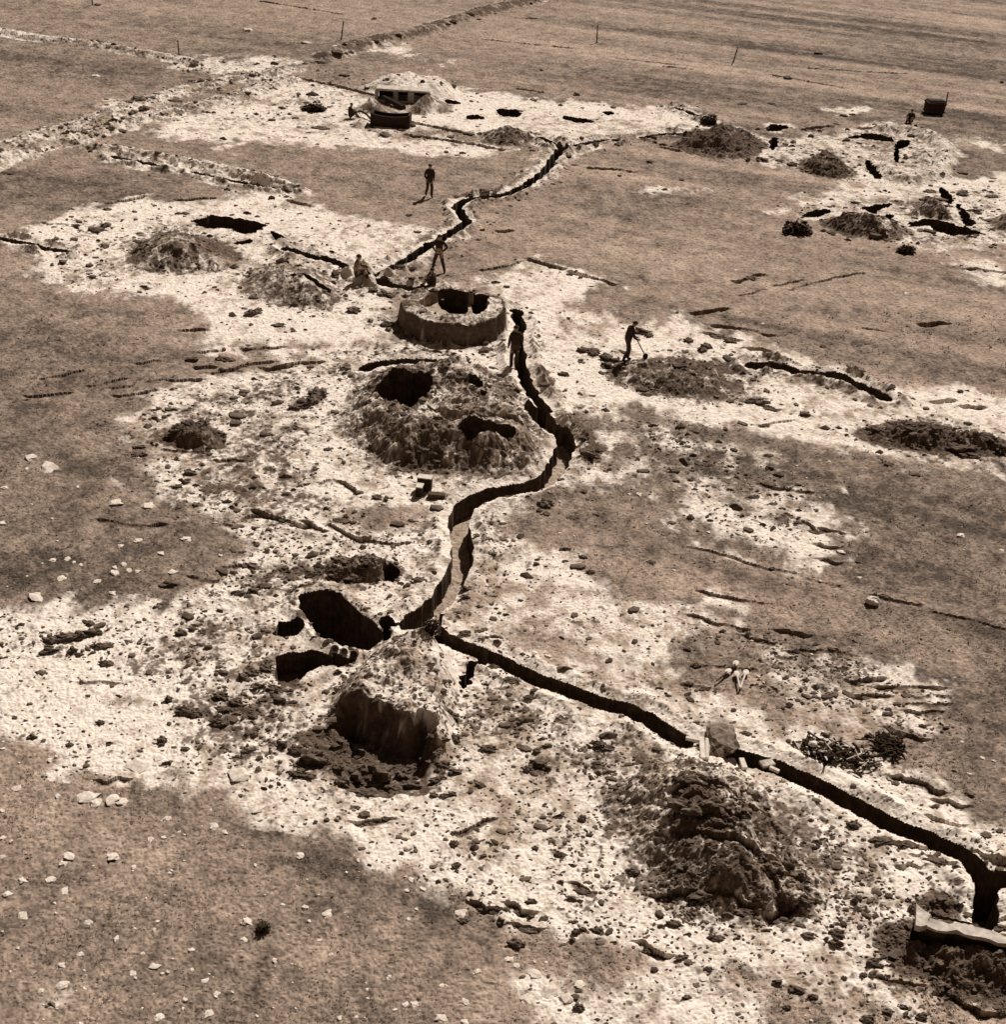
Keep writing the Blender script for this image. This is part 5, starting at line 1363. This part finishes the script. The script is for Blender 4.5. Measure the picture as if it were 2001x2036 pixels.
    for s_ in (-1, 1):
        e_ = bpy.data.objects.new("eye", EYE_ME)
        COL.objects.link(e_)
        e_.parent = o
        e_.location = h_ + Vector((.033 * s_, .083, .02)) * scale
    bm = bmesh.new()
    r_ = bmesh.ops.create_uvsphere(bm, u_segments=14, v_segments=8, radius=.112 * scale)
    bmesh.ops.delete(bm, geom=[v for v in bm.verts if v.co.z < .01 * scale], context='VERTS')
    rim = [e for e in bm.edges if e.is_boundary]
    ex = bmesh.ops.extrude_edge_only(bm, edges=rim)
    for v in [g_ for g_ in ex['geom'] if isinstance(g_, bmesh.types.BMVert)]:
        v.co.x *= 1.12
        v.co.y *= 1.2
        v.co.z -= .02 * scale
    bmesh.ops.translate(bm, vec=h_ + Vector((0, -.005, .03)) * scale, verts=bm.verts)
    mesh_obj("cap", bm, M_DARK, o, smooth=True)
    return o


G_PPL = "men at the strongpoint"
person(gp('B', 541, 1098), math.radians(200), 'walk', "person walking alone across the open grass beyond the long crooked trench, in dark clothes", group=G_PPL)
person(gp('f', 1345, 640), math.radians(165), 'hips', "person in dark clothes standing legs apart with both hands on the hips", group=G_PPL)
p3 = person(gp('E', 1635, 902), math.radians(-75), 'tool', "person in dark clothes stepping over pale ground, leaning forward with a tool", group=G_PPL)
person(gp('E', 1012, 938), math.radians(20), 'stand', "person standing at the narrow trench beside the round emplacement, all in dark", group=G_PPL)
person(gp('f', 1295, 872), math.radians(82), 'sit', "person in dark clothes sitting bent-armed at the end of the short trench", group=G_PPL)
person(gp('f', 300, 775), math.radians(-100), 'sit', "person in a pale shirt seated where two trenches meet", top=M_SHIRT, group=G_PPL, scale=1.12)
person(gp('C', 1372, 684), math.radians(150), 'sit', "person crouching in dark clothes near the lone dark crate on the far field", group=G_PPL)
person(gp('d', 452, 455), math.radians(-60), 'sit', "person crouching in dark clothes by the far trough and its bent pole", group=G_PPL)
bm = bmesh.new()
tube(bm, (-.1, -.03, 1.12), (.36, .10, .32), .022)
ht = mesh_obj("spade", bm, M_WOOD, loc=p3.location + Vector((.38, .11, -.06)))
tag(ht, "dark short tool held by the leaning man", "spade")
bm = bmesh.new()
lump(bm, 2, .1, 1.0, 5)
bmesh.ops.scale(bm, vec=(.22, .14, .28), verts=bm.verts)
mesh_obj("blade", bm, M_DARK, ht, (.40, .11, .24))

# ------------------------------------------------------------------ stakes on the far fields
for t, b_, tp, lab_ in [('B', (50, 220), (70, 130), "tall leaning stake on the far grass beyond the overgrown bank"), ('B', (1476, 242), (1478, 155), "tall upright stake alone on the far open grass"),
                        ('C', (383, 350), (405, 275), "leaning stake farthest across the field, above the grassy mound"), ('C', (1570, 590), (1571, 520), "thin stake beside the lone dark crate"),
                        ('A', (998, 318), (1000, 238), "stake at the end of the thin pale wall"), ('A', (517, 32), (516, -40), "stake cut off by the top edge beyond the thin pale wall")]:
    p_ = gp(t, *b_)
    m_ = mp(t, *b_)
    L_ = (b_[1] - tp[1]) * m_ * 1.02
    dx = (tp[0] - b_[0]) * m_ - L_ * math.sin(math.radians(ROLL))
    bm = bmesh.new()
    tube(bm, (0, 0, -.3), (dx, 0, L_), .06, .045, 7)
    o = mesh_obj("stake", bm, M_WOOD, loc=p_)
    tag(o, lab_, "stake", "wooden stakes on the far fields")

# ------------------------------------------------------------------ lone crate, bunker, trough, pole on the far side
m_ = mp('C', 1500, 635)
bm = bmesh.new()
box(bm, (0, 0, .5), (95 * m_, 1.0, 1.0), bev=.14, jit=.05)
cr = mesh_obj("crate", bm, M_DARK, loc=gp('C', 1500, 632), rot=(0, 0, .1))
tag(cr, "dark square crate standing alone on the far grass by a thin stake", "crate")
for zz_ in (.2, .8):
    bm = bmesh.new()
    box(bm, (0, 0, zz_), (95 * m_ + .02, 1.02, .08), bev=.01)
    mesh_obj("band", bm, M_WOOD, cr)

m_ = mp('d', 950, 300)
bx = gp('d', 955, 305)
bk = empty("bunker", bx, .03, "low far bunker with three black openings between pale piers", "bunker")
W_ = 450 * m_
HO = 90 * m_
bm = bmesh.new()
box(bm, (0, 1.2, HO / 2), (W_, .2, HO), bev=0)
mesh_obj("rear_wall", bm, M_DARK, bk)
bm = bmesh.new()
box(bm, (0, .62, HO + .07), (W_ + .3, 1.4, .13), bev=.04, jit=.03)
mesh_obj("roof", bm, M_CONC, bk)
for xa, xb in ((-.56, -.5), (-.19, -.10), (.10, .22), (.47, .56)):
    bm = bmesh.new()
    box(bm, ((xa + xb) / 2 * W_, .35, HO / 2), ((xb - xa) * W_, .7, HO + .004), bev=.02)
    mesh_obj("pier", bm, M_CONC, bk)
bm = bmesh.new()
box(bm, (.02 * W_, .35, HO * .55), (.04, .08, HO), bev=0)
mesh_obj("post", bm, M_WOOD, bk)
bm = bmesh.new()
box(bm, (0, .1, -.02), (W_, .25, .16), bev=.03)
mesh_obj("sill", bm, M_CONC, bk)
bm = bmesh.new()
a_, b_ = gp('d', 765, 300) - bx, gp('d', 965, 375) - bx
tube(bm, a_ + Vector((0, 0, .35)), b_ + Vector((0, 0, .1)), .16, .2, 8)
tag(mesh_obj("beam", bm, M_DARK, loc=bx), "dark heavy beam slanting down in front of the far bunker", "beam")

m_ = mp('d', 835, 540)
tl, th_ = 335 * m_, 118 * m_
tr = empty("trough", gp('d', 835, 542), -.02, "big dark open trough with raised ends in front of the far bunker", "trough")
bm = bmesh.new()
for s_ in (0, 1):
    n_ = 12
    for k in range(n_):
        xa, xb = -tl / 2 + tl * k / n_, -tl / 2 + tl * (k + 1) / n_
        za, zb = [th_ * (.78 + .16 * (abs(q) / (tl / 2)) ** 2) for q in (xa, xb)]
        y0 = s_ * 1.0
        v = [bm.verts.new(c) for c in ((xa, y0, 0), (xb, y0, 0), (xb, y0, zb), (xa, y0, za), (xa, y0 + .1, 0), (xb, y0 + .1, 0), (xb, y0 + .1, zb), (xa, y0 + .1, za))]
        for f in ((0, 1, 2, 3), (5, 4, 7, 6), (3, 2, 6, 7)):
            bm.faces.new([v[q] for q in f])
bmesh.ops.remove_doubles(bm, verts=bm.verts, dist=.001)
mesh_obj("side_board", bm, M_DARK, tr)
for s_ in (-1, 1):
    bm = bmesh.new()
    box(bm, (s_ * (tl / 2 + .02), .55, th_ * .5), (.12, 1.16, th_), bev=.02)
    mesh_obj("end_board", bm, M_DARK, tr)
bm = bmesh.new()
box(bm, (0, .55, th_ * .45), (tl - .1, .86, .1), bev=0)
mesh_obj("bottom", bm, M_WOOD, tr)
bm = bmesh.new()
pp = [gp('d', *q) + Vector((0, 0, z_)) for q, z_ in (((505, 428), .25), ((565, 432), .3), ((610, 450), .25), ((662, 485), .1))]
for a_, b_ in zip(pp[:-1], pp[1:]):
    tube(bm, a_ - pp[0], b_ - pp[0], .07, .07, 7)
tag(mesh_obj("pole", bm, M_WOOD, loc=pp[0]), "bent dark pole running from the crouching man to the trough", "pole")

# ------------------------------------------------------------------ bushes
LEAF = []


def bush(t, x, y, wp, hp, label):
    p_ = gp(t, x, y + hp * .45)
    m_ = mp(t, x, y)
    w_, h_ = wp * m_, hp * m_ * 1.1
    root = empty("bush", p_, 0, label, "bush", "dark low bushes")
    bm = bmesh.new()
    for k in range(520):
        u_ = Vector((random.gauss(0, .30), random.gauss(0, .30), abs(random.gauss(.32, .24))))
        if u_.x ** 2 + u_.y ** 2 > .33 or u_.z > 1.05:
            continue
        c_ = Vector((u_.x * w_, u_.y * w_ * .8, u_.z * h_ * (1.15 - 1.2 * (u_.x ** 2 + u_.y ** 2))))
        s_ = random.uniform(.05, .11) * min(w_, 1.6)
        q = Matrix.Rotation(random.uniform(0, 6.3), 3, 'Z') @ Matrix.Rotation(random.uniform(-1.2, 1.2), 3, 'X')
        bm.faces.new([bm.verts.new(c_ + q @ Vector(v_) * s_) for v_ in ((-1, -.4, 0), (0, -.7, .2), (1, 0, 0), (0, .7, .1), (-.8, .5, 0))])
    mesh_obj("foliage", bm, M_LEAF, root)
    bm = bmesh.new()
    for k in range(7):
        a_ = k * .9
        tube(bm, (.03 * math.cos(a_), .03 * math.sin(a_), -.05), (.3 * w_ * math.cos(a_), .25 * w_ * math.sin(a_), h_ * .6), .02, .008, 5)
    mesh_obj("stem", bm, M_WOOD, root)
    return root


bush('d', 125, 350, 180, 60, "dark bush on the white ground well before the far bunker")
bush('C', 745, 1272, 140, 55, "dark ragged bush at the tip of the far hole cluster, on grass")
bush('C', 1345, 1388, 85, 40, "small dark bush below the far stony mound")
bush('B', 990, 628, 140, 30, "dark scrub filling the far rectangular pit")
bush('a', 1365, 720, 150, 190, "dark scrubby tuft on the corner above the long straight trench")
bush('C', 250, 668, 80, 50, "dark forked bush between the short ditch and the far grassy mound")
bush('J', 1465, 1230, 70, 60, "small dark tuft alone in the near grass")

# ------------------------------------------------------------------ pipes and rim at the oval pit
for k, (x_, y_) in enumerate(((490, 690), (572, 718), (662, 745))):
    bm = bmesh.new()
    n_ = 20
    ro, ri = .105, .078
    L_ = .5
    rg = []
    for r_, yy in ((ro, 0), (ri, 0), (ri, L_ * .9), (ro, L_)):
        rg.append([bm.verts.new((r_ * math.cos(2 * math.pi * q / n_), yy, r_ * math.sin(2 * math.pi * q / n_))) for q in range(n_)])
    for a_, b_ in ((0, 1), (1, 2), (3, 0)):
        for q in range(n_):
            bm.faces.new((rg[a_][q], rg[a_][(q + 1) % n_], rg[b_][(q + 1) % n_], rg[b_][q]))
    bm.faces.new(rg[2])
    p_ = P('a', x_, y_, .12)
    o = mesh_obj("pipe", bm, M_CONC if k < 2 else M_WOOD, loc=(p_[0], p_[1], .12), rot=(math.radians(-28), 0, math.radians(8 - 6 * k)))
    tag(o, ("end one of the pale pipe ends, farthest from the trench, under the oval pit", "middle pale pipe end of three under the oval pit", "darker pipe end of three, nearest the cut mound")[k], "pipe", "pipe ends at the oval pit")
# ------------------------------------------------------------------ crates below the largest mound
for (x0, x1, yt, yf, yb), lab_ in (((700, 790, 838, 918, 26), "larger dark crate with a pale lid below the largest mound"), ((692, 734, 896, 955, 30), "smaller dark crate with a pale lid in front of the larger one")):
    m_ = mp('b', (x0 + x1) / 2, yf)
    p_ = gp('b', (x0 + x1) / 2, yf)
    w_, h_ = (x1 - x0) * m_, (yf - yt) * m_ * 1.08
    dp = yb * m_ / math.sin(math.atan2(CAM_H, p_.y))
    r = empty("crate", p_, -.12, lab_, "crate", "pale lidded crates")
    bm = bmesh.new()
    box(bm, (0, dp / 2, h_ / 2), (w_ * .96, dp * .94, h_), bev=.01)
    mesh_obj("body", bm, M_DARK, r)
    bm = bmesh.new()
    box(bm, (0, dp / 2, h_ + .012), (w_, dp, .03), bev=.006)
    mesh_obj("lid", bm, M_PALE, r)
p_ = gp('b', 823, 958)
bm = bmesh.new()
box(bm, (0, 0, .08), (.55, .25, .16), bev=.02)
tag(mesh_obj("board", bm, M_WOOD, loc=p_, rot=(0, 0, -.05)), "dark flat board lying beside the two pale lidded crates", "board")

# ------------------------------------------------------------------ spades thrown down on the grass
for (hx, hy), (ex_, ey_), mat_, lab_ in (((1105, 560), (1030, 780), M_PALE, "pale spade lying flat, its long bright handle towards us"), ((982, 590), (1018, 780), M_PALE, "pale spade lying beside the brightest one, greyer round blade"),
                                          ((865, 545), (705, 690), M_WOOD, "spade with a pale blade and a dark slanting handle"), ((965, 455), (930, 520), M_WOOD, "spade lying half hidden above the other three")):
    a_, b_ = gp('g', hx, hy), gp('g', ex_, ey_)
    d_ = b_ - a_
    ang = math.atan2(-d_.x, d_.y)
    r = empty("spade", a_ + Vector((0, 0, .05)), ang, lab_, "spade", "spades lying on the grass")
    bm = bmesh.new()
    L_ = d_.length
    tube(bm, (0, .06, .05), (0, L_, .07), .028, .024, 8)
    mesh_obj("handle", bm, mat_, r)
    bm = bmesh.new()
    bmesh.ops.create_uvsphere(bm, u_segments=14, v_segments=7, radius=1)
    bmesh.ops.scale(bm, vec=(.085, .14, .025), verts=bm.verts)
    for v in bm.verts:
        v.co.z += .05 + .9 * v.co.x ** 2
    mesh_obj("blade", bm, M_PALE, r, smooth=True)

# ------------------------------------------------------------------ small dugout between the straight trenches
p_ = gp('c', 385, 385)
m_ = mp('c', 385, 385)
dgt = empty("dugout", p_, 0, "small turf-roofed dugout between the two straight trenches", "dugout")
bm = bmesh.new()
lump(bm, 3, .22, .8, 9)
bmesh.ops.scale(bm, vec=(255 * m_, 1.1, .5), verts=bm.verts)
for v in bm.verts:
    v.co *= 1 + .3 * mnoise.fractal(v.co * 2.5, .7, 2.1, 4)
for v in bm.verts:
    v.co += Vector((random.uniform(-.02, .02), random.uniform(-.02, .02), random.uniform(-.03, .03)))
o = mesh_obj("turf_roof", bm, simple("grey_turf", (.06, .044, .032), (.3, .23, .175), 9), dgt, (0, .3, .12))
for x_, y0, y1, mt in ((253, 325, 470, M_PALE), (500, 350, 400, M_PALE), (455, 360, 470, M_DARK)):
    a_, b_ = gp('c', x_, y0) - p_, gp('c', x_, y1) - p_
    bm = bmesh.new()
    tube(bm, a_ + Vector((0, 0, .1)), b_ + Vector((0, 0, .04)), .06 if mt is M_PALE else .13, None, 6)
    mesh_obj("post", bm, mt, dgt)
for (x0, y0), (x1, y1), wd, lab_, mt in (((90, 300), (250, 330), 26, "pale plank edging the long trench's end by the dugout", M_PALE), ((222, 335), (232, 470), 44, "pale board lying below the dugout's roof", M_PALE),
                                         ((530, 445), (560, 525), 34, "short pale board at the mouth of the dugout", M_PALE), ((685, 490), (785, 470), 60, "grey slab bridging the trench just past the dugout", M_CONC),
                                         ((755, 510), (830, 545), 26, "pale board against the trench edge past the grey slab", M_PALE)):
    a_, b_ = gp('c', x0, y0), gp('c', x1, y1)
    zt = max(a_.z, b_.z, 0.0) + .05
    d_ = b_ - a_
    m_ = mp('c', x0, y0)
    bm = bmesh.new()
    box(bm, (0, 0, 0), (math.hypot(d_.x, d_.y), wd * m_ * 1.2, .08), bev=.01)
    o = mesh_obj("plank", bm, mt, loc=((a_.x + b_.x) / 2, (a_.y + b_.y) / 2, zt), rot=(0, 0, math.atan2(d_.y, d_.x)))
    tag(o, lab_, "plank", "boards around the dugout")


def brush(t, x, y, wp, hp, label, pale=.2, n=130):
    p_ = gp(t, x, y)
    m_ = mp(t, x, y)
    w_ = wp * m_
    dp = hp * m_ / math.sin(math.atan2(CAM_H, p_.y)) * .8
    r = empty("brushwood_pile", p_, 0, label, "brushwood", "piles of cut brush")
    for nm_, cnt, mt in (("dark_branches", n, M_BUSH), ("pale_branches", int(n * pale), M_PALE)):
        bm = bmesh.new()
        for k in range(cnt):
            c_ = Vector((random.gauss(0, .24) * w_, random.gauss(0, .24) * dp, random.uniform(.0, .2)))
            d_ = Vector((random.gauss(0, 1), random.gauss(0, .7), random.gauss(0, .16))).normalized() * random.uniform(.06, .26)
            tube(bm, c_ - d_, c_ + d_, random.uniform(.015, .045), .012, 5)
        mesh_obj(nm_, bm, mt, r)


brush('c', 1160, 390, 270, 170, "dark tangled brush pile with a white stone in it", .25, 170)
brush('c', 1440, 440, 280, 170, "looser twiggy brush pile next to the tangled one", .5, 70)
brush('c', 1690, 345, 180, 150, "densest black brush pile at the edge of the grass", .03, 190)

# ------------------------------------------------------------------ white boulder and low concrete wall
p_ = gp('I', 1157, 845)
bm = bmesh.new()
lump(bm, 3, .3, .9, 21)
m_ = mp('I', 1157, 840)
bmesh.ops.scale(bm, vec=(78 * m_, 60 * m_, 56 * m_), verts=bm.verts)
tag(mesh_obj("boulder", bm, M_PALE, loc=p_ + Vector((0, 0, .1))), "bright white boulder alone on the grass beside the dark wheel track", "boulder")
p_ = gp('c', 1085, 385)
bm = bmesh.new()
lump(bm, 2, .2, .8, 23)
bmesh.ops.scale(bm, vec=(.24, .2, .2), verts=bm.verts)
tag(mesh_obj("pale_stone", bm, M_PALE, loc=p_ + Vector((0, 0, .3))), "white rounded stone lying in the dark tangled brush pile", "stone")


def slab(name, t, poly, ztop, zbot, parent, org, mat):
    w_ = refine(PL(t, poly, ztop), .16, .035, True)
    bm = bmesh.new()
    n_ = len(w_)
    a_ = [bm.verts.new((q[0] - org.x, q[1] - org.y, ztop + random.uniform(-.04, .03) - org.z)) for q in w_]
    b_ = [bm.verts.new((q[0] - org.x, q[1] - org.y, zbot - org.z)) for q in w_]
    bm.faces.new(a_)
    for k in range(n_):
        bm.faces.new((a_[k], b_[k], b_[(k + 1) % n_], a_[(k + 1) % n_]))
    bmesh.ops.recalc_face_normals(bm, faces=bm.faces)
    bmesh.ops.triangulate(bm, faces=[f for f in bm.faces if len(f.verts) > 4])
    return mesh_obj(name, bm, mat, parent)


org = gp('e', 900, 800)
org.z = 0
wl = empty("low_wall", org, 0, "low pale-topped concrete wall with a block at its end, cut by the picture edge", "wall")
slab("wall_body", 'e', [(628, 742), (1000, 826), (1600, 956), (2300, 1100), (2300, 985), (1600, 835), (1230, 755), (800, 675), (655, 640)], .52, -.4, wl, org, M_SHADED_EARTH)  # dark colour stands in for the shade on the wall's front
slab("lit_top", 'e', [(640, 735), (1000, 815), (1600, 945), (2300, 1090), (2300, 985), (1600, 835), (1230, 755), (800, 675), (655, 640)], .62, .53, wl, org, M_CONC)  # pale layer added so that only the top looks sunlit
slab("end_block", 'e', [(475, 715), (490, 600), (530, 455), (590, 520), (650, 600), (645, 735), (560, 728)], .66, .5, wl, org, M_CONC)
slab("end_shade_base", 'e', [(485, 712), (498, 600), (532, 470), (588, 528), (640, 600), (635, 730), (560, 722)], .49, -.4, wl, org, M_SHADED_EARTH)  # dark base under the block, shade put into its colour

# ------------------------------------------------------------------ turf: small tufts standing in the near grass
n_ = 60000
fx, fy = rng.uniform(-120, 2120, n_), 2120 - 1500 * rng.uniform(0, 1, n_) ** 1.2
rays = (R3 @ np.stack([fx - CX0, -(fy - CY0), np.full(n_, -FOC)])).T
kk = -CAM_H / rays[:, 2]
gx, gy = rays[:, 0] * kk, rays[:, 1] * kk
ok = (at_grid(LAB, gx, gy) == 0) & (gy > 15) & (rng.uniform(0, 1, n_) < np.clip(1.0 - 1.3 * at_grid(SP, gx, gy), .02, 1) * np.clip(.55 + 2.5 * fbm(gx, gy, .8, 3, 141), .1, 1))
gx, gy = gx[ok], gy[ok]
m_ = mpp(gx, gy)
TUFT = []
for k in range(3):
    me = bpy.data.meshes.new("tuft")
    vs, fs = [], []
    for q in range(7):
        a_ = random.uniform(0, 6.28)
        r_ = random.uniform(.1, .5)
        bx_, by_ = .25 * math.cos(a_), .25 * math.sin(a_)
        wv = random.uniform(.08, .16)
        vs += [(bx_ - wv * math.sin(a_), by_ + wv * math.cos(a_), 0), (bx_ + wv * math.sin(a_), by_ - wv * math.cos(a_), 0), (bx_ + r_ * math.cos(a_), by_ + r_ * math.sin(a_), random.uniform(.4, .9))]
        fs.append((3 * q, 3 * q + 1, 3 * q + 2))
    me.from_pydata(vs, [], fs)
    TUFT.append(me)
M_TUFT = simple("grass_blade", (.17, .128, .097), (.36, .28, .215), 1.6)
tag(scatter("grass", TUFT, gx, gy, hz(gx, gy), np.clip(rng.lognormal(1.7, .35, len(gx)), 3, 12) * m_, M_TUFT, -.02, .38), "short rough turf of the open field", "grass", kind='stuff')
